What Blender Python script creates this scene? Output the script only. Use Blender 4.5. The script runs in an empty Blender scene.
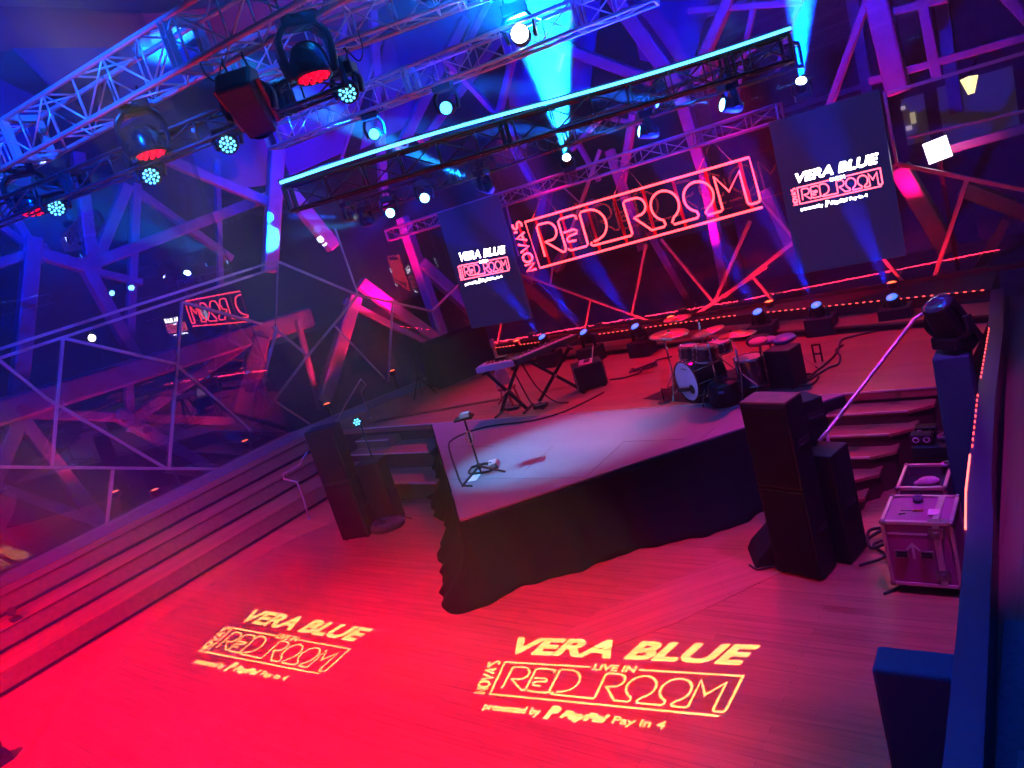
import bpy, bmesh, math, random
from mathutils import Vector, Matrix, Euler
PI = math.pi
SC = bpy.context.scene
COL = SC.collection
RNG = random.Random(7)

# ------------------------------------------------------------------ camera
CH = 4.0                                             # eye height above the lower floor
YAW, PITCH, ROLL, FPX = -0.694881, -0.218532, -0.287454, 740.0
_f = Vector((math.sin(YAW)*math.cos(PITCH), math.cos(YAW)*math.cos(PITCH), math.sin(PITCH)))
_r0 = Vector((math.cos(YAW), -math.sin(YAW), 0)); _u0 = _r0.cross(_f)
_r = math.cos(ROLL)*_r0 + math.sin(ROLL)*_u0
_u = -math.sin(ROLL)*_r0 + math.cos(ROLL)*_u0
camd = bpy.data.cameras.new('camera'); cam = bpy.data.objects.new('camera', camd); COL.objects.link(cam)
camd.sensor_width = 36; camd.sensor_fit = 'HORIZONTAL'; camd.lens = FPX/1024*36; camd.clip_start = .05; camd.clip_end = 300
cam.matrix_world = Matrix(((_r.x, _u.x, -_f.x, 0), (_r.y, _u.y, -_f.y, 0), (_r.z, _u.z, -_f.z, CH), (0, 0, 0, 1)))
SC.camera = cam

# ------------------------------------------------------------------ world, exposure
W = bpy.data.worlds.new('night'); SC.world = W; W.use_nodes = True
W.node_tree.nodes['Background'].inputs[0].default_value = (.012, .012, .06, 1)
W.node_tree.nodes['Background'].inputs[1].default_value = .35
SC.view_settings.view_transform = 'Standard'; SC.view_settings.look = 'None'
SC.view_settings.gamma = 1; SC.view_settings.use_curve_mapping = False
SC.view_settings.exposure = 0.0
cy = SC.cycles
cy.max_bounces = 8; cy.diffuse_bounces = 1; cy.glossy_bounces = 3; cy.transmission_bounces = 4
cy.transparent_max_bounces = 16; cy.volume_bounces = 0
cy.caustics_reflective = False; cy.caustics_refractive = False
cy.use_denoising = True; cy.sample_clamp_indirect = 4
cy.use_adaptive_sampling = False

def aim(o, target):
    d = Vector(target)-o.location
    o.rotation_euler = d.to_track_quat('-Z', 'Y').to_euler()
def spot(name, loc, target, watts, col, deg, blend=.3, radius=.05, parent=None):
    l = bpy.data.lights.new(name, 'SPOT'); l.energy = watts; l.color = col
    l.spot_size = math.radians(deg); l.spot_blend = blend; l.shadow_soft_size = radius
    o = bpy.data.objects.new(name, l); COL.objects.link(o); o.location = loc; aim(o, target)
    if parent is not None:
        o.parent = parent; o.location = Vector(loc)-woff(parent)
    return o
def area(name, loc, target, watts, col, sx, sy=None):
    l = bpy.data.lights.new(name, 'AREA'); l.energy = watts; l.color = col
    l.shape = 'RECTANGLE'; l.size = sx; l.size_y = sy or sx
    o = bpy.data.objects.new(name, l); COL.objects.link(o); o.location = loc; aim(o, target)
    return o
def woff(o):
    v = Vector((0, 0, 0))
    while o is not None: v += o.location; o = o.parent
    return v

RED = (1, .0, .035); PINK = (1, .015, .2); BLUE = (.0, .018, 1); CYAN = (.005, .30, 1); ICE = (.35, .68, 1)
MAGENTA = (.75, .02, .5); VIOLET = (.22, .04, 1)
# pixel of the photograph -> point on a known plane of the room
def ray(px, py): return _f*FPX + _r*(px-512) - _u*(py-384)
def atz(px, py, z): d = ray(px, py); return Vector((0, 0, CH)) + d*((z-CH)/d.z)
def aty(px, py, y): d = ray(px, py); return Vector((0, 0, CH)) + d*(y/d.y)
def atx(px, py, x): d = ray(px, py); return Vector((0, 0, CH)) + d*(x/d.x)
def atp(px, py, p0, n):
    d = ray(px, py); o = Vector((0, 0, CH)); return o + d*((Vector(p0)-o).dot(n)/d.dot(n))
HAZE = .0048; GOBO_W = 25000; UPL = 1100
# unseen wash spots added without lamp bodies, some inside the view
spot('red_wash', (-8.2, -1.6, 5.7), (-9.0, 1.5, 0), 10500, (1, 0, .035), 66, .7)
spot('red_wash', (-4.6, -1.6, 5.7), (-5.0, 2.3, 0), 12500, (1, 0, .045), 54, .7)
spot('pink_stage_wash', (-8.2, 11.7, 5.5), (-7.4, 10.4, .9), 1050, (1, .0, .09), 80, .6)
spot('pink_stage_wash', (-4.2, 11.7, 5.5), (-4.0, 10.4, .9), 1150, (1, .0, .09), 80, .6)
spot('violet_side_wash', (-.2, 5.2, 7.2), (-1.5, 7.0, .3), 1500, (.70, .02, .8), 44, .6)
spot('blue_side_wash', (-.3, 1.6, 7.5), (-.9, 4.0, .6), 350, (.0, .12, 1), 34, .7)
spot('ice_key', (-9.4, 4.2, 6.2), (-5.9, 7.4, .9), 4600, (.10, .50, 1), 22, .9)
spot('blue_truss_wash', (-4.6, .8, 7.6), (-8, 3.9, 6), 5200, (.0, .07, 1), 66, .7)
spot('blue_roof_wash', (-6, 2.0, 7.4), (-13, 5.0, 7.8), 15000, BLUE, 66, .8)
spot('blue_roof_wash', (-7.5, 8.0, 8.2), (-11.5, 13, 7.6), 8000, BLUE, 90, .8)
spot('blue_roof_wash', (-5.0, 7.0, 8.4), (-5, 12, 7.6), 7000, BLUE, 90, .8)
spot('magenta_lattice_wash', (-6.2, 13.4, 2.0), (-5.4, 14.6, 7), 1900, (1, .0, .13), 120, .8)
spot('magenta_lattice_wash', (-2.4, 13.4, 2.2), (-1.8, 14.6, 6), 1000, (1, .0, .10), 120, .8)
spot('magenta_lattice_wash', (-12.5, 11.6, 2.4), (-12.9, 12.2, 8), 2600, (1, .0, .12), 120, .8)
spot('ice_drum_key', (-8.4, 3.4, 6.0), (-4.55, 9.1, 1.25), 2200, (.30, .36, 1), 10, .8)
spot('red_tier_wash', (-9.0, -1.6, 5.4), (-12.1, 2.6, .5), 4200, (1, 0, .03), 58, .8)

# ------------------------------------------------------------------ materials
MATS = {}
def mat(name, col, rough=.5, metal=0., emis=None, estr=0., var=.12, scale=9., bump=0., spec=.5, alpha=None, coat=0.):
    if name in MATS: return MATS[name]
    m = bpy.data.materials.new(name); m.use_nodes = True; nt = m.node_tree; b = nt.nodes['Principled BSDF']
    b.inputs['Roughness'].default_value = rough; b.inputs['Metallic'].default_value = metal
    b.inputs['Specular IOR Level'].default_value = spec; b.inputs['Coat Weight'].default_value = coat
    tc = nt.nodes.new('ShaderNodeTexCoord'); nz = nt.nodes.new('ShaderNodeTexNoise'); nz.inputs['Scale'].default_value = scale
    nz.inputs['Detail'].default_value = 4
    nt.links.new(tc.outputs['Object'], nz.inputs['Vector'])
    mr = nt.nodes.new('ShaderNodeMapRange'); mr.inputs[3].default_value = 1-var*2; mr.inputs[4].default_value = 1+var*2
    nt.links.new(nz.outputs['Fac'], mr.inputs[0])
    mx = nt.nodes.new('ShaderNodeMix'); mx.data_type = 'RGBA'; mx.blend_type = 'MULTIPLY'; mx.inputs[0].default_value = 1
    mx.inputs[6].default_value = (*col, 1); nt.links.new(mr.outputs[0], mx.inputs[7]); nt.links.new(mx.outputs[2], b.inputs['Base Color'])
    if bump:
        bp = nt.nodes.new('ShaderNodeBump'); bp.inputs['Strength'].default_value = bump; bp.inputs['Distance'].default_value = .01
        nt.links.new(nz.outputs['Fac'], bp.inputs['Height']); nt.links.new(bp.outputs[0], b.inputs['Normal'])
    if emis:
        b.inputs['Emission Color'].default_value = (*emis, 1); b.inputs['Emission Strength'].default_value = estr
    MATS[name] = m; return m
def wood(name, c1, c2, c3, plank=.085, length=1.9, ang=0., rough=.32, upright=False):
    m = bpy.data.materials.new(name); m.use_nodes = True; nt = m.node_tree; b = nt.nodes['Principled BSDF']; L = nt.links.new
    tc = nt.nodes.new('ShaderNodeTexCoord'); mp = nt.nodes.new('ShaderNodeMapping'); mp.inputs['Rotation'].default_value = (PI/2 if upright else 0, 0, ang)
    L(tc.outputs['Object'], mp.inputs['Vector'])
    br = nt.nodes.new('ShaderNodeTexBrick'); br.offset = .37; br.inputs['Scale'].default_value = 1
    br.inputs['Brick Width'].default_value = length; br.inputs['Row Height'].default_value = plank
    br.inputs['Mortar Size'].default_value = .0016; br.inputs['Mortar'].default_value = (.012, .006, .004, 1)
    br.inputs['Color1'].default_value = (*c1, 1); br.inputs['Color2'].default_value = (*c2, 1); br.inputs['Bias'].default_value = 0
    L(mp.outputs[0], br.inputs['Vector'])
    m2 = nt.nodes.new('ShaderNodeMapping'); m2.inputs['Scale'].default_value = (1.2, 26, 26); L(mp.outputs[0], m2.inputs['Vector'])
    nz = nt.nodes.new('ShaderNodeTexNoise'); nz.inputs['Scale'].default_value = 1; nz.inputs['Detail'].default_value = 5; L(m2.outputs[0], nz.inputs['Vector'])
    mx = nt.nodes.new('ShaderNodeMix'); mx.data_type = 'RGBA'; mx.blend_type = 'MIX'
    rp = nt.nodes.new('ShaderNodeMapRange'); rp.inputs[1].default_value = .38; rp.inputs[2].default_value = .78; rp.inputs[4].default_value = .75
    L(nz.outputs['Fac'], rp.inputs[0]); L(rp.outputs[0], mx.inputs[0]); L(br.outputs['Color'], mx.inputs[6]); mx.inputs[7].default_value = (*c3, 1)
    L(mx.outputs[2], b.inputs['Base Color'])
    rr = nt.nodes.new('ShaderNodeMapRange'); rr.inputs[3].default_value = rough-.1; rr.inputs[4].default_value = rough+.12; L(nz.outputs['Fac'], rr.inputs[0]); L(rr.outputs[0], b.inputs['Roughness'])
    bp = nt.nodes.new('ShaderNodeBump'); bp.inputs['Strength'].default_value = .12; bp.inputs['Distance'].default_value = .004; L(nz.outputs['Fac'], bp.inputs['Height']); L(bp.outputs[0], b.inputs['Normal'])
    MATS[name] = m; return m
def glow(name, col, s):
    if name in MATS: return MATS[name]
    m = mat(name, (min(1, col[0]*.6+.1), min(1, col[1]*.6+.1), min(1, col[2]*.6+.1)), .4, emis=col, estr=s, var=.03); return m
def pane_mat(name, tint=(.75, .8, 1), lo=.09, hi=.75):
    m = bpy.data.materials.new(name); m.use_nodes = True; nt = m.node_tree; L = nt.links.new
    for n in list(nt.nodes):
        if n.type == 'BSDF_PRINCIPLED': nt.nodes.remove(n)
    out = nt.nodes['Material Output']; tr = nt.nodes.new('ShaderNodeBsdfTransparent'); tr.inputs[0].default_value = (*tint, 1)
    gl = nt.nodes.new('ShaderNodeBsdfGlossy'); gl.inputs['Roughness'].default_value = .0
    lw = nt.nodes.new('ShaderNodeLayerWeight'); lw.inputs['Blend'].default_value = .25
    mr = nt.nodes.new('ShaderNodeMapRange'); mr.inputs[3].default_value = lo; mr.inputs[4].default_value = hi
    nz = nt.nodes.new('ShaderNodeTexNoise'); nz.inputs['Scale'].default_value = .5
    tc = nt.nodes.new('ShaderNodeTexCoord'); L(tc.outputs['Object'], nz.inputs['Vector'])
    bp = nt.nodes.new('ShaderNodeBump'); bp.inputs['Strength'].default_value = .02; bp.inputs['Distance'].default_value = .05
    L(nz.outputs['Fac'], bp.inputs['Height']); L(bp.outputs[0], gl.inputs['Normal'])
    L(lw.outputs['Fresnel'], mr.inputs[0]); mx = nt.nodes.new('ShaderNodeMixShader'); L(mr.outputs[0], mx.inputs[0])
    L(tr.outputs[0], mx.inputs[1]); L(gl.outputs[0], mx.inputs[2]); L(mx.outputs[0], out.inputs['Surface'])
    MATS[name] = m; return m

# ------------------------------------------------------------------ mesh builder
def axis_mat(d):
    return Vector(d).normalized().to_track_quat('Z', 'Y').to_matrix()
class MB:
    def __init__(s): s.b = bmesh.new()
    def box(s, c, size, rot=None, taper=1.):
        c = Vector(c); hx, hy, hz = [v/2 for v in size]; vs = []
        for z, k in ((-hz, 1), (hz, taper)):
            for x, y in ((-1, -1), (1, -1), (1, 1), (-1, 1)):
                v = Vector((x*hx*k, y*hy*k, z))
                vs.append(s.b.verts.new(c+(rot @ v if rot else v)))
        for f in ((3, 2, 1, 0), (4, 5, 6, 7), (0, 1, 5, 4), (1, 2, 6, 5), (2, 3, 7, 6), (3, 0, 4, 7)): s.b.faces.new([vs[i] for i in f])
        return s
    def bar(s, p, q, w, h=None, up=(0, 0, 1)):          # box section from p to q
        p, q = Vector(p), Vector(q); d = q-p; L = d.length; d.normalize(); u = Vector(up)
        if abs(d.dot(u)) > .97: u = Vector((0, 1, 0))
        x = d.cross(u).normalized(); y = x.cross(d)
        return s.box((p+q)/2, (w, h or w, L), Matrix((x, y, d)).transposed())
    def cyl(s, p, q, r, r2=None, n=14, cap=True):
        p, q = Vector(p), Vector(q); R = axis_mat(q-p); r2 = r if r2 is None else r2
        A = [s.b.verts.new(p+R @ Vector((r*math.cos(2*PI*i/n), r*math.sin(2*PI*i/n), 0))) for i in range(n)]
        B = [s.b.verts.new(q+R @ Vector((r2*math.cos(2*PI*i/n), r2*math.sin(2*PI*i/n), 0))) for i in range(n)]
        for i in range(n):
            f = s.b.faces.new((A[i], A[(i+1) % n], B[(i+1) % n], B[i])); f.smooth = True
        if cap: s.b.faces.new(A[::-1]); s.b.faces.new(B)
        return s
    def lathe(s, prof, p=(0, 0, 0), d=(0, 0, 1), n=20, closed=False):   # prof: (radius, height)
        R = axis_mat(d); p = Vector(p); rings = []
        for r, h in prof:
            if r < 1e-5: rings.append([s.b.verts.new(p+R @ Vector((0, 0, h)))])
            else: rings.append([s.b.verts.new(p+R @ Vector((r*math.cos(2*PI*i/n), r*math.sin(2*PI*i/n), h))) for i in range(n)])
        for a, c in zip(rings, rings[1:]):
            for i in range(n):
                j = (i+1) % n
                if len(a) == 1 and len(c) == 1: continue
                if len(a) == 1: f = s.b.faces.new((a[0], c[j], c[i]))
                elif len(c) == 1: f = s.b.faces.new((a[i], a[j], c[0]))
                else: f = s.b.faces.new((a[i], a[j], c[j], c[i]))
                f.smooth = True
        return s
    def tube(s, pts, r, n=8, closed=False, cap=True):
        pts = [Vector(p) for p in pts]; N = len(pts); rings = []; up = None
        for i in range(N):
            a = pts[i-1] if (i or closed) else pts[0]; c = pts[(i+1) % N] if (i < N-1 or closed) else pts[-1]
            d = (c-a); d = d.normalized() if d.length > 1e-9 else Vector((0, 0, 1))
            if up is None:
                up = Vector((0, 0, 1)) if abs(d.z) < .9 else Vector((1, 0, 0))
            x = d.cross(up)
            if x.length < 1e-4: x = d.cross(Vector((1, 0, .3)))
            x.normalize(); up = x.cross(d).normalized()
            rr = r[i] if isinstance(r, (list, tuple)) else r
            rings.append([s.b.verts.new(pts[i]+rr*(x*math.cos(2*PI*k/n)+up*math.sin(2*PI*k/n))) for k in range(n)])
        for i in range(N if closed else N-1):
            a, c = rings[i], rings[(i+1) % N]
            for k in range(n):
                f = s.b.faces.new((a[k], a[(k+1) % n], c[(k+1) % n], c[k])); f.smooth = True
        if cap and not closed: s.b.faces.new(rings[0][::-1]); s.b.faces.new(rings[-1])
        return s
    def strap(s, pts, side, ws, t):                     # flat band along pts; ws = widths along 'side', t = thickness
        pts = [Vector(p) for p in pts]; N = len(pts); side = Vector(side).normalized(); rings = []
        for i in range(N):
            d = (pts[min(i+1, N-1)]-pts[max(i-1, 0)]).normalized(); n = d.cross(side).normalized()
            w = ws[i] if isinstance(ws, (list, tuple)) else ws
            rings.append([s.b.verts.new(pts[i]+side*a*w/2+n*b*t/2) for a, b in ((-1, -.5), (-.8, -1), (.8, -1), (1, -.5), (1, .5), (.8, 1), (-.8, 1), (-1, .5))])
        for a, c in zip(rings, rings[1:]):
            for k in range(8):
                f = s.b.faces.new((a[k], a[(k+1) % 8], c[(k+1) % 8], c[k])); f.smooth = True
        s.b.faces.new(rings[0][::-1]); s.b.faces.new(rings[-1]); return s
    def prism(s, poly, z0, z1, M=None):
        M = M or Matrix.Identity(4)
        A = [s.b.verts.new(M @ Vector((x, y, z0))) for x, y in poly]; B = [s.b.verts.new(M @ Vector((x, y, z1))) for x, y in poly]
        n = len(poly); s.b.faces.new(A[::-1]); s.b.faces.new(B)
        for i in range(n): s.b.faces.new((A[i], A[(i+1) % n], B[(i+1) % n], B[i]))
        return s
    def sph(s, c, r, n=16, m=10, R=None):
        rx, ry, rz = r if isinstance(r, (tuple, list)) else (r, r, r); c = Vector(c); rings = []
        for i in range(m+1):
            t = PI*i/m
            if i in (0, m): v = Vector((0, 0, rz*math.cos(t))); rings.append([s.b.verts.new(c+(R @ v if R else v))])
            else:
                row = []
                for k in range(n):
                    v = Vector((rx*math.sin(t)*math.cos(2*PI*k/n), ry*math.sin(t)*math.sin(2*PI*k/n), rz*math.cos(t)))
                    row.append(s.b.verts.new(c+(R @ v if R else v)))
                rings.append(row)
        for a, c2 in zip(rings, rings[1:]):
            for k in range(n):
                j = (k+1) % n
                if len(a) == 1: f = s.b.faces.new((a[0], c2[k], c2[j]))
                elif len(c2) == 1: f = s.b.faces.new((a[k], c2[0], a[j]))
                else: f = s.b.faces.new((a[k], c2[k], c2[j], a[j]))
                f.smooth = True
        return s
    def poly(s, pts): s.b.faces.new([s.b.verts.new(Vector(p)) for p in pts]); return s
    def slab(s, pts, n, t):                             # planar polygon with thickness t along n
        n = Vector(n); A = [s.b.verts.new(Vector(p)) for p in pts]; B = [s.b.verts.new(Vector(p)+n*t) for p in pts]; k = len(pts)
        s.b.faces.new(A[::-1]); s.b.faces.new(B)
        for i in range(k): s.b.faces.new((A[i], A[(i+1) % k], B[(i+1) % k], B[i]))
        return s
    def xf(s, M): bmesh.ops.transform(s.b, matrix=M, verts=s.b.verts); return s
    def done(s, name, m, parent=None, bevel=0., sub=0, kind=None, solid=0.):
        bmesh.ops.recalc_face_normals(s.b, faces=s.b.faces)
        me = bpy.data.meshes.new(name); o = bpy.data.objects.new(name, me); COL.objects.link(o)
        if parent is not None:
            off = woff(parent); bmesh.ops.translate(s.b, verts=s.b.verts, vec=-off); o.parent = parent
        s.b.to_mesh(me); s.b.free(); me.materials.append(m)
        if solid: md = o.modifiers.new('solid', 'SOLIDIFY'); md.thickness = solid
        if bevel: md = o.modifiers.new('bevel', 'BEVEL'); md.width = bevel; md.segments = 2; md.limit_method = 'ANGLE'
        if sub: md = o.modifiers.new('sub', 'SUBSURF'); md.levels = sub; md.render_levels = sub
        if kind: o['kind'] = kind
        return o
def thing(name, label, cat, loc=(0, 0, 0), group=None):
    o = bpy.data.objects.new(name, None); COL.objects.link(o); o.location = loc; o.empty_display_size = .1
    return tag(o, label, cat, group)
def tag(o, label, cat, group=None):
    o['label'] = label; o['category'] = cat
    if group: o['group'] = group
    return o
def struct(o): o['kind'] = 'structure'; return o
def place(o, loc):                                      # give a one-mesh thing its origin at loc
    loc = Vector(loc); o.data.transform(Matrix.Translation(-loc)); o.location = loc; return o
KIDS = {}
def dup(o, parent=None, loc=None, rot=None):
    c = o.copy(); COL.objects.link(c)
    if parent is not None: c.parent = parent
    if loc is not None: c.location = loc
    if rot is not None: c.rotation_euler = rot
    for ch in [x for x in o.children]: dup(ch, c)
    return c
def arc(c, r, a0, a1, n=12, ry=None):
    ry = ry or r
    return [(c[0]+r*math.cos(math.radians(a0+(a1-a0)*i/n)), c[1]+ry*math.sin(math.radians(a0+(a1-a0)*i/n))) for i in range(n+1)]
def spline(pts, n=8):                                   # Catmull-Rom through 3-D points
    P = [Vector(p) for p in pts]; P = [P[0]*2-P[1]]+P+[P[-1]*2-P[-2]]; out = []
    for i in range(1, len(P)-2):
        for k in range(n):
            t = k/n; a, b, c, d = P[i-1:i+3]
            out.append(.5*((2*b)+(c-a)*t+(2*a-5*b+4*c-d)*t*t+(3*b-a-3*c+d)*t**3))
    out.append(P[-2]); return out
# ------------------------------------------------------------------ materials of the place
M_FLOOR = wood('floor boards', (.30, .12, .08), (.21, .08, .05), (.40, .18, .12), .085, 2.1, 0, .34)
M_BAND = wood('band boards', (.31, .14, .10), (.25, .11, .08), (.40, .20, .14), .11, 3., math.radians(-44), .34)
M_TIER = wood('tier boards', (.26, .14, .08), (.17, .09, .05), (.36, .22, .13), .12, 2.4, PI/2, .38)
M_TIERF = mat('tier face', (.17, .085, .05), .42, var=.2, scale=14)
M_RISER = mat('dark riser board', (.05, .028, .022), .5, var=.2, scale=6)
M_VOID = mat('shadow gap board', (.006, .005, .006), .8)
M_DECK = mat('grey stage deck', (.20, .25, .31), .6, var=.06, scale=3, bump=.05)
M_SKIRT = mat('black stage cloth', (.004, .0035, .006), .9, var=.2, scale=22, spec=.1)
M_NOSE = mat('pale aluminium step nosing', (.75, .72, .80), .3, .6)
M_ALU = mat('bare truss aluminium', (.55, .57, .60), .34, .55, var=.08, scale=30)
M_STEEL = mat('painted steel tube', (.21, .20, .27), .45, .25, var=.15, scale=5)
M_MULL = mat('dark zinc mullion', (.30, .29, .33), .35, .5)
M_BLACK = mat('black powder coat', (.007, .007, .009), .5, var=.2, scale=30, spec=.3)
M_GLOSSB = mat('glossy black moulding', (.010, .010, .014), .22, coat=.4)
M_RUBBER = mat('black rubber', (.010, .010, .011), .75)
M_CHROME = mat('chrome', (.75, .75, .78), .14, 1., var=.03)
M_PANE = pane_mat('window glass', (.80, .83, .95), .02, .6); M_PANEL = pane_mat('left window glass', (.72, .75, .9), .16, .7)
M_WALL = mat('dark wall lining', (.05, .04, .06), .6, var=.15, scale=2)
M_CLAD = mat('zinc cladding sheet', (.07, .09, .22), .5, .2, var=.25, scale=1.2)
M_PAVE = mat('dark paving', (.10, .095, .07), .7, var=.3, scale=2)

# ------------------------------------------------------------------ lower floor and stage
o = MB().box((-6.6, 3.4, -.06), (12.9, 13.2, .12)).done('floor', M_FLOOR); struct(o)
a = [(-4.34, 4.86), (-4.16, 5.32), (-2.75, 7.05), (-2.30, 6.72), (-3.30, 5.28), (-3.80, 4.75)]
struct(MB().prism(a, .0005, .004).done('floor_band_1', M_BAND))  # slightly paler band of boards laid on the slant

stage = thing('stage', '', '', (-6.9, 10.7, .9)); del stage['label']; del stage['category']; struct(stage)
st = [(-13, 8.78), (-1.25, 8.78), (-1.14, 11.7), (-1.3, 13.0), (-11.3, 13.0), (-13, 8.6)]
MB().prism(st, .80, .9).done('stage_floor', M_FLOOR, stage)
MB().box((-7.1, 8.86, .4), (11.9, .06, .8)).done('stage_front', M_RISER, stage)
MB().bar((-11.3, 8.775, .897), (-1.3, 8.775, .897), .012, .02).done('stage_nosing', M_NOSE, stage)

# stairs at the left of the riser: seat-high steps with half steps beside the wall
ls = thing('stairs', '', '', (-10.3, 8.2, 0)); del ls['label']; del ls['category']; struct(ls)
for z, y, xr in ((.6, 8.2, -9.02), (.3, 7.63, -8.45)):
    xm, xw = (xr-11.2)/2, xr+11.2
    MB().box((xm, (y+8.83)/2, z-.02), (xw, 8.83-y, .04)).done('tread', M_FLOOR, ls)
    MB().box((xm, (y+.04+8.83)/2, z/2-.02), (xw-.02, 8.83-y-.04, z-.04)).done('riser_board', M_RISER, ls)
    MB().bar((-11.2, y-.004, z-.004), (xr, y-.004, z-.004), .010, .02).done('nosing', M_NOSE, ls)
for z, y in ((.75, 8.5), (.45, 7.93)):
    MB().box((-10.75, y+.15, z-.075), (.95, .3, .15)).done('half_step', M_TIERF, ls, .004)
    MB().bar((-11.2, y-.004, z-.004), (-10.28, y-.004, z-.004), .010, .02).done('nosing', M_NOSE, ls)
# stairs at the right: five low treads cut off on the slant
rs = thing('stairs', '', '', (-2.0, 8.1, 0)); del rs['label']; del rs['category']; struct(rs)
for z, y, x1 in ((.75, 8.48, -1.60), (.6, 8.2, -1.76), (.45, 7.93, -1.93), (.3, 7.66, -2.08), (.15, 7.39, -2.2)):
    MB().prism([(-2.6, y), (x1-.14, y), (x1+.10, y+.16), (x1+.10, 8.83), (-2.6, 8.83)], z-.035, z).done('tread', M_FLOOR, rs)
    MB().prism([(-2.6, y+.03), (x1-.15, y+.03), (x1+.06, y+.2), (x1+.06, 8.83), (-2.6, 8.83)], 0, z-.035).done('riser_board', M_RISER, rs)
    MB().bar((-2.6, y-.004, z-.003), (x1-.14, y-.004, z-.003), .012, .022).done('nosing', M_NOSE, rs)
MB().box((-1.16, 8.3, .44), (.06, 1.0, .88)).done('stair_cheek', M_RISER, rs)

# ------------------------------------------------------------------ three timber tiers under the left glass
tiers = thing('tiered_seating', '', '', (-12.2, 3.3, 0)); del tiers['label']; del tiers['category']; struct(tiers)
for x0, x1, z0, z1 in ((-11.28, -11.95, 0, .30), (-11.93, -12.5, .30, .60), (-12.48, -12.95, .60, .90)):
    yc, yl = 3.3, 10.95
    MB().box(((x0+x1)/2-.04, yc, (z0+z1)/2-.02), (x0-x1-.12, yl, z1-z0-.04)).done('tier_core', M_VOID, tiers)
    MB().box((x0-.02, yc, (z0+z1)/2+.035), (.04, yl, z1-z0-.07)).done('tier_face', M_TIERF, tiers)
    MB().box(((x0+x1)/2-.02, yc, z1-.015), (x0-x1+.04, yl, .03)).done('tier_tread', M_TIER, tiers, .004)
M_SILL = mat('blue grey sill', (.16, .16, .22), .35, .3)

# ------------------------------------------------------------------ riser: the draped triangular thrust
riser = thing('stage_riser', 'grey triangular stage extension draped in black cloth with its point towards the floor', 'stage riser', (-5.9, 7.6, 0))
L_, T_, R_ = (-9.33, 8.76), (-5.83, 5.43), (-2.44, 8.76)
MB().prism([L_, T_, R_], .80, .9).done('deck', M_DECK, riser)
JO = mat('deck joint', (.10, .10, .11), .7)
def joint(p, q): MB().bar((p[0], p[1], .9), (q[0], q[1], .9), .009, .003).done('deck_joint', JO, riser)
for pa, pb in (((420+330*.195, 380+507*.195), (600+1*.195, 380+500*.195)), ((523, 472), (553, 446)), ((624, 441.5), (688, 439)), ((587, 476), (624, 441.5)), ((700, 440), (716, 427)), ((442, 447), (493, 446.5)), ((451, 479), (471, 479.2))):
    joint(atz(*pa, .9), atz(*pb, .9))
def skirt():
    pts = []; N1 = 110
    L, T, R = Vector((*L_, 0)), Vector((*T_, 0)), Vector((*R_, 0))
    path = []
    for i in range(N1): path.append((L.lerp(T, i/N1), Vector((-.69, -.72, 0))))
    for i in range(13): a = i/12; path.append((T, Vector((-.69+1.39*a, -.72, 0)).normalized()))
    for i in range(1, N1+1): path.append((T.lerp(R, i/N1), Vector((.70, -.71, 0))))
    b = bmesh.new(); rows = []
    for lev in range(13):
        t = lev/12; z = .885*(1-t)+.012*t; row = []
        for i, (p, n) in enumerate(path):
            s = i*.062
            fold = .5*math.sin(s*9.1)+.3*math.sin(s*15.7+1.3)+.35*math.sin(s*4.3+.7)
            wide = .37+.10*math.sin(s*1.15+.6)+.05*math.sin(s*2.9)
            end = min(1, i/10, (len(path)-1-i)/10)
            off = .02+wide*(t**2.3)*end+.035*fold*(.15+t)*end
            q = p+n*off; row.append(b.verts.new((q.x, min(q.y, 8.77), z)))
        rows.append(row)
    for r0, r1 in zip(rows, rows[1:]):
        for i in range(len(r0)-1):
            f = b.faces.new((r0[i], r0[i+1], r1[i+1], r1[i])); f.smooth = True
    m = MB(); m.b.free(); m.b = b; return m
skirt().done('skirt', M_SKIRT, riser, solid=.006)

# ------------------------------------------------------------------ kerb and red dotted light strip along the back and the right
led_path = [(-11.75, 12.85), (-8.4, 12.62), (-5.24, 12.51), (-2.87, 12.07), (-1.14, 11.75)]
kerb = thing('kerb', '', '', (-6, 12.6, .9)); del kerb['label']; del kerb['category']; struct(kerb)
poly = led_path+[(-1.14, 13.1), (-11.6, 13.1)]
MB().prism([(x, y+.05) for x, y in led_path]+[(-1.14, 13.1), (-11.6, 13.1)], .9, 1.19).done('kerb_body', M_RISER, kerb)
for (xa, ya), (xb, yb) in zip(led_path, led_path[1:]):
    MB().prism([(xa, ya-.62), (xb, yb-.62), (xb, yb+.06), (xa, ya+.06)], .985, 1.02).done('kerb_step', M_TIERF, kerb)
    MB().prism([(xa, ya-.50), (xb, yb-.50), (xb, yb+.06), (xa, ya+.06)], .9, .985).done('kerb_base', M_VOID, kerb)
right_path = [(-1.14, 11.75), (-1.03, 9.77), (-.96, 7.49), (-.88, 5.9), (-.82, 5.19), (-.75, 3.85), (-.69, 2.6), (-.62, 1.0), (-.55, -1.5)]
rk = thing('wall_right', '', '', (-.8, 5, 0)); del rk['label']; del rk['category']; struct(rk)
for (xa, ya), (xb, yb) in zip(right_path, right_path[1:]):
    MB().prism([(xa, ya), (xb, yb), (xb+.15, yb), (xa+.15, ya)], 0, 1.2).done('parapet', mat('dark violet parapet', (.035, .022, .09), .35, var=.1), rk)
MB().prism([(-.98, 12.4), (-.50, 1.0), (-.42, -1.8), (2.6, -1.8), (2.6, 12.4)], .84, .9).done('gallery_floor', wood('gallery boards', (.14, .065, .05), (.10, .05, .04), (.19, .10, .07), .13, 2.6, PI/2, .4), rk)
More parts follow.
